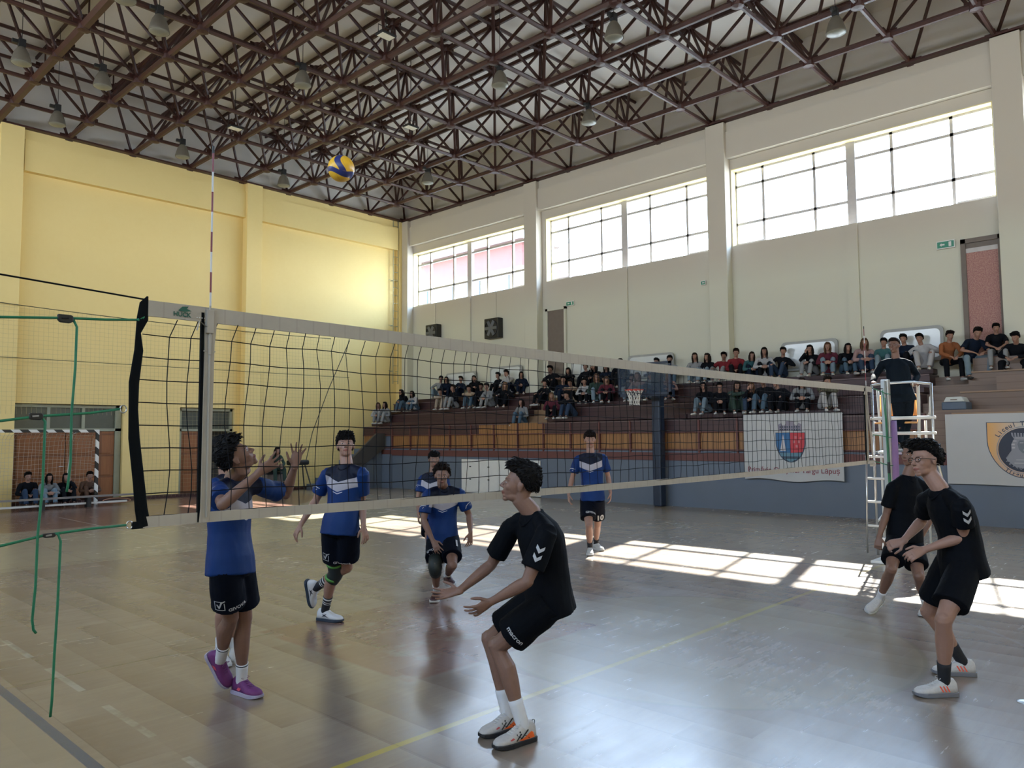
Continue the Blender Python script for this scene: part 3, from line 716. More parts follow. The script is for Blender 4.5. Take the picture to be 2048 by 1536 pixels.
# ============================================================ BANNERS
M = Mat('white_banner_cloth', (.60, .61, .61), .7); M.pos(); n = M.noise(1.2, 2); M.base(M.mix(n, (.50, .51, .52), (.42, .43, .44))); m_cloth = keep(M)
def cloth(x, y0, y1, z0, z1, wav, sag=0):
    g = G(); ny, nz = 24, 12; vs = []
    for j in range(nz+1):
        for i in range(ny+1):
            u, v = i/ny, j/nz; Y = y1+(y0-y1)*u; zb = z0+sag*math.sin(u*9)*(1-v)+.012*math.sin(u*17)*v
            vs.append((x-wav*math.sin(u*7+v*2)*(1-v*.6)-.01, Y, zb+(z1-zb)*v))
    g.add(vs, [(j*(ny+1)+i, j*(ny+1)+i+1, (j+1)*(ny+1)+i+1, (j+1)*(ny+1)+i) for j in range(nz) for i in range(ny)])
    return g
def fine_poly(pl, lim=.05, it=5):
    bm = bmesh.new(); vv = [bm.verts.new((a, b, 0)) for a, b in pl[0]]
    for f in pl[1]:
        try: bm.faces.new([vv[i] for i in f])
        except ValueError: pass
    bmesh.ops.triangulate(bm, faces=bm.faces[:])
    for _ in range(it):
        e = [q for q in bm.edges if q.calc_length() > lim]
        if not e: break
        bmesh.ops.subdivide_edges(bm, edges=e, cuts=1); bmesh.ops.triangulate(bm, faces=[f for f in bm.faces if len(f.verts) > 3])
    bm.verts.index_update(); o = ([tuple(q.co)[:2] for q in bm.verts], [tuple(x.index for x in f.verts) for f in bm.faces]); bm.free(); return o
def put(parent, target, poly, m, name, cy, cz, off=.004):
    """lay 2-D art (u to the right as seen from the hall, v up) on a banner hanging in a plane X = const"""
    bvh = target; v, f = fine_poly(poly); vs = []
    for u, w in v:
        Y, Z = cy-u, cz+w
        h = bvh.ray_cast(Vector((XS-1.5, Y, Z)), Vector((1, 0, 0)), 4)[0]
        vs.append((h.x-off if h else XS-.03-off, Y, Z))
    g = G(); g.add(vs, f); return obj(name, g, m, parent)
def bvh_of(g): return BVHTree.FromPolygons([Vector(v) for v in g.v], [tuple(f) for f in g.f])
def poly(*p): return (list(p), [tuple(range(len(p)))])
def grid_fill(inside, x0, x1, y0, y1, n):
    vs = []; fs = []; sx, sy = (x1-x0)/n, (y1-y0)/n
    for i in range(n):
        for j in range(n):
            cx, cy = x0+(i+.5)*sx, y0+(j+.5)*sy
            if inside(cx, cy): k = len(vs); vs += [(cx-sx/2, cy-sy/2), (cx+sx/2, cy-sy/2), (cx+sx/2, cy+sy/2), (cx-sx/2, cy+sy/2)]; fs.append((k, k+1, k+2, k+3))
    return vs, fs
def hull(cx, w, ytop, ybot, n=8):   # shield outline
    L = [(-w, ytop), (-w*1.0, ytop-(ytop-ybot)*.35)]
    for q in range(1, n+1): a = math.pi/2*q/n; L.append((-w*math.cos(a), ytop-(ytop-ybot)*(.35+.65*math.sin(a)**1.15)))
    R = [(-a, b) for a, b in L[-2::-1]]; return [(cx+a, b) for a, b in L+R]
t = empty('town_banner', (XS-.05, 3.8, .74), label='white banner with a red and blue town shield hanging below the tribune', cat='banner')
bg = cloth(XS-.10, 2.65, 4.95, .76, 2.27, .02, .03); bo = obj('cloth', bg, m_cloth, t, smooth=True); bv = bvh_of(bg)
art = {n_: mat('print_'+n_, c, .6, var=.04) for n_, c in dict(blue=(.03, .13, .30), red=(.50, .045, .06), grey=(.24, .22, .28), dark=(.04, .06, .10), teal=(.10, .22, .30), maroon=(.22, .05, .07), orange=(.62, .36, .14), salmon=(.55, .33, .22), navy=(.030, .038, .065), silver=(.26, .27, .31), pale=(.48, .46, .50)).items()}
cy, cz = 3.83, 1.60
sh = hull(0, .345, .24, -.44)
put(t, bv, (sh, [tuple(range(len(sh)))]), art['dark'], 'shield', cy, cz, .003)
put(t, bv, poly((-.335, .23), (0, .235), (0, -.22), (-.27, -.20), (-.32, -.05)), art['blue'], 'shield_blue_field', cy, cz, .006)
put(t, bv, poly((0, .235), (.335, .23), (.32, -.05), (.27, -.20), (0, -.22)), art['red'], 'shield_red_field', cy, cz, .006)
put(t, bv, poly((-.26, -.22), (.26, -.22), (.22, -.30), (-.22, -.30)), art['teal'], 'shield_water', cy, cz, .006)
put(t, bv, poly((-.17, -.34), (.17, -.34), (.02, -.42), (-.02, -.42)), art['teal'], 'shield_tip', cy, cz, .006)
put(t, bv, poly((-.24, -.18), (-.11, -.18), (-.145, .12), (-.165, .20), (-.185, .12)), art['pale'], 'shield_tower', cy, cz, .009)
v, f = [], []
for bx_, by_ in ((.06, .0), (.17, .0), (.12, -.10), (.22, .08), (.10, .10)):
    k_ = len(v); v += [(bx_, by_), (bx_+.05, by_), (bx_+.05, by_+.06), (bx_, by_+.06)]; f.append((k_, k_+1, k_+2, k_+3))
put(t, bv, (v, f), mat('print_rose', (.52, .18, .20), .6), 'shield_symbols', cy, cz, .009)
cr = [(-.27, .26), (0, .285), (.27, .26), (.28, .42), (.20, .46), (.18, .41), (.13, .40), (.10, .44), (.09, .50), (.03, .50), (.03, .46), (-.03, .46), (-.03, .50), (-.09, .50), (-.10, .44), (-.13, .40), (-.18, .41), (-.20, .46), (-.28, .42)]
put(t, bv, (cr, [tuple(range(len(cr)))]), art['grey'], 'mural_crown', cy, cz, .006)
v, f = [], []
for q in range(9):
    a = -.24+q*.055
    for w0 in (.29, .35): k_ = len(v); v += [(a, w0), (a+.03, w0), (a+.03, w0+.035), (a, w0+.035)]; f.append((k_, k_+1, k_+2, k_+3))
put(t, bv, (v, f), art['dark'], 'crown_stones', cy, cz, .009)
put(t, bv, text_mesh('Primăria Orașului Târgu Lăpuș', .166, .002), art['maroon'], 'lettering', 3.80, .985, .006)
for a in (2.68, 4.9):
    g = G(); g.tube([(XS-.11, a, 2.25), (XS, a, 2.24)], .006, 6); obj('tie', g, m_white, t)

t = empty('school_banner', (XS-.05, -.6, .8), label='white banner with an orange shield and crowned portrait medallion at the right edge', cat='banner')
bg = cloth(XS-.06, -1.9, .66, .80, 2.17, .012, .005); obj('cloth', bg, m_cloth, t, smooth=True); bv = bvh_of(bg)
cy, cz = -.645, 1.50
sh = hull(0, .60, .50, -.56, 10)
put(t, bv, (sh, [tuple(range(len(sh)))]), art['dark'], 'shield_outline', cy, cz, .003)
sh2 = hull(0, .585, .488, -.545, 10)
M = Mat('print_orange_fade', (.6, .35, .15), .6); x, y, z = M.pos(); q = ((y-cy)*-1)
f1 = ((q+.55)/.55).clamp(); f2 = ((z-.95)/.5).clamp()
M.base(M.mix(f2, (.52, .36, .27), M.mix(f1, (.70, .38, .13), (.56, .52, .47)))); m_of = keep(M)
put(t, bv, (sh2, [tuple(range(len(sh2)))]), m_of, 'shield', cy, cz, .005)
circ = lambda r, cx=0, cy_=-.0, n=40: ([(cx+r*math.cos(2*math.pi*i/n), cy_+r*math.sin(2*math.pi*i/n)) for i in range(n)], [tuple(range(n))])
put(t, bv, circ(.445, 0, -.03), art['silver'], 'medallion_rim', cy, cz, .007)
put(t, bv, circ(.43, 0, -.03), m_of, 'medallion_ring', cy, cz, .009)
put(t, bv, circ(.415, 0, -.03), art['navy'], 'medallion', cy, cz, .011)
bust = [(-.30, -.18), (-.26, -.24), (-.16, -.34), (.0, -.38), (.16, -.34), (.24, -.24), (.14, -.14), (.08, -.10), (.10, -.02), (.125, .10), (.12, .16), (.15, .28), (-.22, .30), (-.15, .18), (-.20, .08), (-.20, -.04), (-.14, -.08), (-.12, -.12)]
put(t, bv, (bust, [tuple(range(len(bust)))]), art['silver'], 'crowned_bust', cy, cz, .014)
fc = [(-.08, -.02), (-.02, -.09), (.06, -.07), (.085, 0), (.10, .10), (.09, .15), (-.07, .15), (-.10, .08)]
put(t, bv, (fc, [tuple(range(len(fc)))]), mat('print_face_grey', (.16, .18, .21), .6), 'bust_face', cy, cz, .017)
v, f = [], []
for (a, b, w_, h_) in ((-.06, .10, .06, .012), (.035, .10, .045, .012), (.02, .0, .012, .09), (-.01, -.035, .07, .012), (-.13, -.22, .22, .012), (-.16, -.28, .26, .012), (-.19, .06, .05, .03), (-.19, 0, .05, .03), (-.17, .13, .06, .02), (-.13, .19, .27, .014)):
    k_ = len(v); v += [(a, b), (a+w_, b), (a+w_, b+h_), (a, b+h_)]; f.append((k_, k_+1, k_+2, k_+3))
put(t, bv, (v, f), art['pale'], 'bust_highlights', cy, cz, .020)
v, f = [], []
for q_ in range(8):
    a = -.20+q_*.046; k_ = len(v); v += [(a, .22), (a+.016, .22), (a+.018+(q_-3)*.004, .30), (a+(q_-3)*.004-.004, .30)]; f.append((k_, k_+1, k_+2, k_+3))
put(t, bv, (v, f), art['navy'], 'crown_slots', cy, cz, .020)
def arc_text(s, r, c0, da, size, m, name, flip=False):
    vs, fs = [], []
    for i, ch in enumerate(s):
        if ch == ' ': continue
        v, f = text_mesh(ch, size, .002); a = c0+da*i; k_ = len(vs)
        if not flip:
            ca, sa = math.cos(a-math.pi/2), math.sin(a-math.pi/2)
        else: ca, sa = math.cos(a+math.pi/2), math.sin(a+math.pi/2)
        for p, q_ in v: vs.append((r*math.cos(a)+p*ca-q_*sa, -.03+r*math.sin(a)+p*sa+q_*ca))
        fs += [tuple(k_+j for j in ff) for ff in f]
    put(t, bv, (vs, fs), m, name, cy, cz, .012)
arc_text('Liceul Teoretic', .495, math.radians(146), -math.radians(7.9), .115, art['dark'], 'upper_lettering')
arc_text('Tîrgu Lăpuș', .475, math.radians(-127), math.radians(7.4), .10, art['dark'], 'lower_lettering', True)
arc_text('PETRU RAREȘ', .345, math.radians(-142), math.radians(10.4), .07, art['silver'], 'medallion_letters', True)
# ============================================================ VOLLEYBALL NET
HN = 2.405
m_tape = Mat('worn_white_net_tape', (.50, .47, .38), .75); x, y, z = m_tape.pos(); n = m_tape.noise(6, 4, .7); sm = (1-band(x.mod(.10), .004, .096, .003))
m_tape.base(m_tape.mix(n*.6+sm*.25, (.44, .40, .34), (.27, .24, .20))); m_tape.bump(n, .3, .004); m_tape = keep(m_tape)
m_cord = mat('black_net_cord', (.006, .006, .008), .8, spec=.15)
m_blk = mat('black_webbing', (.004, .005, .006), .8, spec=.1)
m_rope = mat('green_rope', (.012, .16, .075), .6, scale=60, bump=.3)
t = empty('volleyball_net', (4.5, 0, 1.4), label='black volleyball net with worn white tapes stretched across the whole hall', cat='volleyball net')
sag = lambda X: -.025*math.sin(math.pi*max(0, min(1, X/9)))
xl = lambda z: -.27-.055*math.sin(math.pi*min(1, max(0, (2.36-z)/.9))**.9)     # left edge bows outward
def tape(z0, z1, xa, xb, th, name):
    g = G(); xs = np.linspace(xa, xb, 70); vs = []
    for X in xs:
        s = sag(X)
        for yy, zz in ((-th, z0), (th, z0), (th, z1), (-th, z1)): vs.append((X, yy+.004*math.sin(X*5), zz+s))
    fs = [(i*4+k, i*4+(k+1) % 4, i*4+4+(k+1) % 4, i*4+4+k) for i in range(69) for k in range(4)]+[(0, 1, 2, 3), (276, 277, 278, 279)]
    g.add(vs, fs); return obj(name, g, m_tape, t)
tape(HN-.045, HN+.028, -.27, 9.28, .006, 'top_tape'); tape(1.395, 1.445, -.27, 9.28, .005, 'bottom_tape')
rng = random.Random(4)
def nx(X, Z):  # small irregularities
    return X+.010*math.sin(X*7+Z*5)+.012*math.sin(Z*9+X*3)*math.exp(-max(0, X)*.3), Z+sag(X)+.004*math.sin(X*11+Z*3)
g = G()
for i in range(95):
    X = -.17+i*.10
    zs = [HN-.045]+[HN-.13-j*.104 for j in range(9)]+[1.445]
    pts = []
    for Z in zs:
        a, b = nx(X, Z); off = .035*math.exp(-X*.35) if Z == zs[0] else 0
        pts.append((a+off, .004*math.sin(i*3+Z*9), b))
    g.tube(pts, .0024, 4, cap=False)
for j in range(9):
    Z = HN-.13-j*.104
    g.tube([(xl(Z), 0, Z)]+[(nx(X, Z)[0], .004*math.sin(X*4), nx(X, Z)[1]) for X in [-.17+i*.10 for i in range(95)]]+[(9.27, 0, Z)], .0024, 4, cap=False)
obj('mesh', g, m_cord, t)
g = G(); g.tube([(-4.5, .0, 2.62), (-2.2, 0, 2.545), (-.27, 0, HN+.03)], .004, 6); g.tube([(9.28, 0, HN+.01), (9.72, 0, HN+.02)], .006, 6); obj('head_cable', g, m_cord, t)
# black webbing on the left edge
g = G(); pts = []; wd = []
for zz, xx, w in ((HN+.045, -.285, .004), (HN+.01, -.30, .020), (HN-.06, -.305, .026), (HN-.125, -.322, .012), (2.2, xl(2.2)-.014, .020), (2.05, xl(2.05)-.014, .023), (1.93, xl(1.93)-.01, .021), (1.8, xl(1.8)-.01, .025), (1.6, xl(1.6)-.01, .026), (1.48, -.29, .028), (1.40, -.275, .03)):
    pts.append((xx+.012, -.004, zz)); wd.append((w, .006))
g.tube(pts, wd, 8, lat=(1, 0, 0)); g.box(-.315, -.262, -.008, .008, 1.393, 1.425); obj('end_webbing', g, m_blk, t)
for zz, xx in ((1.93, -.365), (1.413, -.325)):
    g = G(); pts = [(xx+.014*math.cos(a), 0, zz+.017*math.sin(a)) for a in np.linspace(0, 2*math.pi, 13)]; g.tube(pts, .003, 6, cap=False); obj('ring', g, m_chrome, t)
# side bands over the court lines
def sideband(X, lean, name='side_band'):
    g = G(); g.box(X-.020+lean, X-.006+lean, -.008, .008, 1.40, HN-.0); obj('band_edge', g, m_blk, t)
    g = G()
    vs = []
    for zz, dx in ((1.395, -.008), (1.46, -.002), (1.9, 0), (2.25, .004), (2.32, .002), (2.37, .006), (HN+.02, .002)):
        w = .050 if zz < 2.3 else .058
        for yy, xx in ((-.010, X-.006), (.010, X-.006), (.010, X+w-.006), (-.010, X+w-.006)): vs.append((xx+dx, yy, zz+sag(X)))
    g.add(vs, [(i*4+k, i*4+(k+1) % 4, i*4+4+(k+1) % 4, i*4+4+k) for i in range(6) for k in range(4)]+[(0, 1, 2, 3), (24, 25, 26, 27)])
    b = obj(name, g, m_tape, t, bevel=.002)
    g = G(); g.tube([(X+.02, -.012, HN-.02), (X+.0, -.02, HN-.07), (X-.035, -.02, HN-.045), (X-.045, -.015, HN-.09)], (.009, .002), 6); g.box(X-.008, X+.05, -.012, .012, 2.215, 2.222); obj('strap_end', g, m_tape, b)
sideband(0.0, 0); sideband(9.0, 0)
# maker print on the tape near the left end
v, f = text_mesh('HUCK', .030, .001); lg = flat((v, f), (-.115, -.0115, HN-.022), (1, 0, 0), (0, 0, 1)); obj('tape_lettering', lg, mat('dark_green_print', (.01, .09, .06), .6), t)
g = flat(([(-.03, 0), (0, -.004), (.035, .003), (.012, .012), (.02, .024), (-.01, .02)], [(0, 1, 2, 3, 4, 5)]), (-.105, -.0115, HN-.004), (1, 0, 0), (0, 0, 1)); obj('tape_logo', g, mat('dark_green_print'), t)
g = G()
for q in range(4): g.box(-.045+q*.012, -.041+q*.012, -.0125, -.0105, HN-.030, HN-.026)
obj('eyelets', g, m_white, t)
# antennas
def antenna(X, lab):
    a = empty('antenna', (X, -.015, 1.42), label=lab, cat='antenna', group=None)
    M = _MC.get('red_white_bands')
    if M is None:
        M = Mat('red_white_bands', (.5, .1, .1), .4); x, y, z = M.pos(); s = (z-.005).mod(.2).gt(.1); M.base(M.mix(s*z.gt(2.44)*1.0, M.mix(z.gt(2.44), (.34, .32, .28), (.55, .55, .55)), (.17, .012, .025))); _MC['red_white_bands'] = M
    g = G(); g.tube([(X+.018, -.018, 1.42), (X+.018, -.018, 3.21)], .005, 8); obj('rod', g, M.m, a)
    g = G(); g.tube([(X+.018, -.018, 3.20), (X+.018, -.018, 3.235)], .006, 8); obj('tip', g, m_black, a)
    g = G(); g.box(X, X+.036, -.026, -.010, HN-.10, HN+.015); g.tube([(X+.018, -.02, 2.2), (X+.018, -.02, 2.3)], .008, 6); obj('clip', g, m_tape, a, bevel=.003)
antenna(0.0, 'red and white antenna rod at the near left side band of the net')
antenna(9.0, 'red and white antenna rod at the far right end of the net')
# green ropes with buckles, left side
def rope(pts, name, lab, tail=None, buckle=None):
    r = empty(name, pts[-1], label=lab, cat='rope', group=None)
    g = G(); g.tube(pts, .0055, 8); obj('strand', g, m_rope, r, smooth=True)
    if buckle is not None:
        (x, y, z), w, h, dx = buckle
        g = G(); g.prism([(x-w, z+h), (x-w, z-h*.4), (x-w*.7, z-h), (x+w*.6, z-h*1.1), (x+w, z-h*.6), (x+w, z+h*.7), (x+w*.7, z+h)], y-.010, y+.010, 1)
        b = obj('buckle', g, m_black, r, bevel=.004)
        g = G(); g.tube([(x-w*.6, y-.012, z), (x+w*.3, y-.012, z+.002)], .004, 6); obj('buckle_pin', g, m_chrome if h < .016 else m_black, b)
    if tail: g = G(); g.tube(tail, .0052, 8); obj('tail', g, m_rope, r, smooth=True)
rope([(-1.35, .03, 2.235), (-.85, 0, 2.293), (-.61, 0, 2.315), (-.45, 0, 2.325), (-.315, 0, 2.338), (-.29, -.01, 2.352), (-.30, .01, 2.325), (-.315, -.01, 2.34)], 'net_rope', 'upper green rope tied round the waist of the black net edge',
     [(-.578, 0, 2.31), (-.565, -.004, 2.28), (-.567, -.006, 2.1), (-.576, -.006, 1.9), (-.573, -.004, 1.7), (-.581, -.004, 1.6), (-.583, 0, 1.575)], ((-.61, 0, 2.312), .030, .017, 0))
rope([(-1.35, .03, 1.81), (-.83, 0, 1.873), (-.70, 0, 1.893), (-.5, 0, 1.91), (-.38, 0, 1.93)], 'net_rope', 'middle green rope hooked to the ring halfway up the net edge',
     [(-.69, 0, 1.895), (-.674, -.004, 1.87), (-.676, -.006, 1.6), (-.688, -.006, 1.4), (-.69, -.008, 1.2), (-.697, -.004, 1.06), (-.69, 0, 1.02), (-.68, 0, 1.005)], ((-.708, 0, 1.892), .026, .014, 0))
rope([(-1.35, .03, 1.29), (-.82, 0, 1.372), (-.66, 0, 1.40), (-.5, 0, 1.41), (-.34, 0, 1.414)], 'net_rope', 'lower green rope pulling the bottom corner of the net to the left',
     [(-.63, 0, 1.402), (-.612, -.004, 1.40), (-.602, -.006, 1.37), (-.606, -.006, 1.1), (-.612, -.006, .9), (-.615, -.004, .72), (-.618, 0, .655)], ((-.645, 0, 1.398), .024, .009, 0))
# left post, out of the picture
t = empty('net_post', (-1.42, .03, 0), label='grey net post just outside the left edge of the photo', cat='net post')
g = G(); g.box(-1.47, -1.37, -.02, .08, 0, 2.62); obj('post', g, m_chrome, t, bevel=.01)
g = G(); g.box(-1.52, -1.32, -.08, .13, 0, .03); obj('base', g, m_black, t)

# right post with purple pad and ropes
t = empty('net_post', (9.85, .0, 0), label='silver net post with a purple pad in front of the referee', cat='net post')
g = G(); g.box(9.80, 9.90, -.05, .05, 0, 2.56); obj('post', g, m_chrome, t, bevel=.01)
g = G(); g.box(9.72, 9.79, -.025, .025, .05, 2.54); obj('slide_rail', g, mat('grey_aluminium_rail', (.36, .40, .42), .35, .5), t, bevel=.006)
m_pur = mat('faded_purple_pad', (.22, .13, .32), .6, bump=.2)
g = G(); g.tube([(9.93, -.02, 1.98), (9.935, -.02, 1.6), (9.93, -.02, 1.1), (9.95, -.02, .5), (9.93, -.02, .06)], [(.075, .085), (.082, .09), (.09, .09), (.085, .09), (.08, .09)], 12, lat=(1, 0, 0)); obj('purple_pad', g, m_pur, t, smooth=True)
g = G(); g.box(9.62, 10.08, -.22, .22, 0, .04); g.box(9.75, 9.98, -.1, .1, .04, .35); obj('base', g, m_white, t, bevel=.01)
g = G(); g.box(9.70, 9.76, -.05, -.03, 1.25, 1.40); obj('winch', g, m_black, t)
for k_, (za, zb) in enumerate(((2.42, 2.36), (1.78, 1.75), (1.42, 1.36))):
    g = G(); g.tube([(9.28, 0, za), (9.5, 0, (za+zb)/2+.01), (9.72, -.03, zb), (9.86, -.055, zb-.01)], .006, 6); r_ = obj('green_tie', g, m_rope, t)
g = G(); g.tube([(9.66, -.02, 2.40), (9.70, -.03, 2.0), (9.73, -.03, 1.4), (9.75, -.03, .7), (9.76, -.03, .3)], .007, 6); g.tube([(9.72, -.03, 2.3), (9.77, -.04, 1.2), (9.80, -.05, .4)], .006, 6); obj('hanging_rope', g, m_rope, t)
g = G(); g.tube([(9.02, -.02, 2.33), (9.05, -.02, 2.05), (9.12, -.03, 1.7), (9.17, -.02, 1.5)], (.012, .004), 6); g.box(9.16, 9.28, -.02, .02, 1.36, 1.40); obj('loose_strap', g, m_tape, t)

# ============================================================ REFEREE STAND
t = empty('referee_stand', (10.4, 0, 0), label='white tubular referee stand with ladder rungs and an orange seat', cat='referee stand')
XA, XB2, YA, YB2 = 10.25, 11.60, .32, -.48
def post(pts, r=.022, nm='frame_tube', m=m_wtube): g = G(); g.tube(pts, r, 8); return obj(nm, g, m, t, smooth=True)
post([(XA, YA, 0.03), (XA, YA, 2.52)], .019, 'upright', m_chrome); post([(XA, YB2-.15, .03), (XA, YB2-.10, 1.1), (XA, YB2, 1.6), (XA, YB2, 2.50)], .019, 'upright', m_chrome)
post([(XB2, .66, .03), (XB2, .66, 2.0)], .019, 'upright'); post([(XB2, -.02, .03), (XB2, -.02, 2.0)], .019, 'upright')
for zz in (.5, 1.52):
    for ya, yb in ((YA, .66), (YB2, -.02)): post([(XA, ya, zz), (XB2, yb, zz)], .015, 'side_bar')
post([(XA, YA, 2.51), (XA-.02, .1, 2.53), (XA-.02, -.25, 2.53), (XA, YB2, 2.49)], .017, 'hand_rail', m_chrome)
for zz in (2.02, 1.80): post([(XA, YA+.03, zz), (XA, YB2-.04, zz)], .024, 'cross_bar')
for zz in (1.46, 1.14, .80, .45): post([(XA-.02, YA+.12, zz), (XA-.02, -.02, zz)], .019, 'rung')
post([(XA-.03, YA+.14, .05), (XA-.03, YA+.10, 1.5)], .014, 'ladder_rail', m_chrome)
g = G(); g.prism([(XA, YB2+.05), (XB2, -.02), (XB2, .66), (XA, YA-.05)], 1.50, 1.53, 2); obj('platform', g, m_chrome, t)
XC = XA+1.18
post([(XC, .10, 2.56), (XC, .02, 2.54), (XC, .02, 2.3), (XC, .04, 1.53)], .026, 'chair_frame')
post([(XC-.35, .06, 2.58), (XC-.12, .04, 2.60), (XC, .06, 2.57)], .026, 'arm_rest')
post([(XA+.05, YB2+.02, 2.30), (XC-.5, -.28, 2.12), (XC-.4, -.22, 2.04)], .026, 'brace')
post([(XC, .62, 2.50), (XC, .60, 1.53)], .022, 'chair_frame')
m_seat = mat('orange_varnished_wood', (.72, .34, .10), .35)
g = G(); g.box(XC+.02, XC+.05, .06, .60, 2.08, 2.42); obj('backrest', g, m_seat, t, bevel=.01)
g = G(); g.box(XC-.36, XC+.02, .04, .60, 1.95, 1.98); obj('seat', g, m_seat, t, bevel=.01)

# ============================================================ BALL
M = Mat('yellow_blue_ball', (.8, .5, .03), .38); x, y, z = M.attr('bl')
w1 = ((x-.12)+(z*3.2).sin()*.22).abs(); s1 = 1-w1.step(.24, .04)
w2 = ((z+.38)+(x*2.4+.5).sin()*.22).abs(); s2 = (1-w2.step(.18, .04))
blue = (s1*z.step(-.42, .1)+s2).clamp()
pan = 1-band(((x*1.3+z*.6)*1.0).mod(.62), .02, .60, .02)
M.base(M.mix(blue, M.mix(pan*.45, (.80, .46, .03), (.45, .25, .02)), (.018, .030, .16))); nn = M.noise(60, 2); M.bump(nn, .1, .002)
m_ball = keep(M)
bm = bmesh.new(); bmesh.ops.create_icosphere(bm, subdivisions=5, radius=.106); me = bpy.data.meshes.new('volleyball'); bm.to_mesh(me); bm.free()
at = me.attributes.new('bl', 'FLOAT_VECTOR', 'POINT'); v_ = np.array([v.co for v in me.vertices])/.106
q = np.stack([v_@RT, v_@(-FW), v_@UP], 1); at.data.foreach_set('vector', q.astype('f').ravel())
o = obj('volleyball', me, m_ball, smooth=True); o.location = (1.80, 1.53, 3.96); tag(o, 'yellow and dark blue volleyball in the air under the roof', 'ball')

# small black puck-like marks on the floor
for (X, Y, s) in ((3.9, -.72, 'left of the circle centre'), (1.15, .05, 'between the two nearest players')):
    pass
g = G(); g.lathe([(.055, 0), (.055, .003), (.045, .004), (.04, .002), (0, .002)], (4.50, -2.49, 0), 24); tag(obj('floor_socket', g, m_chrome, smooth=True), 'round metal floor socket cover at the right edge of the photo', 'floor socket')
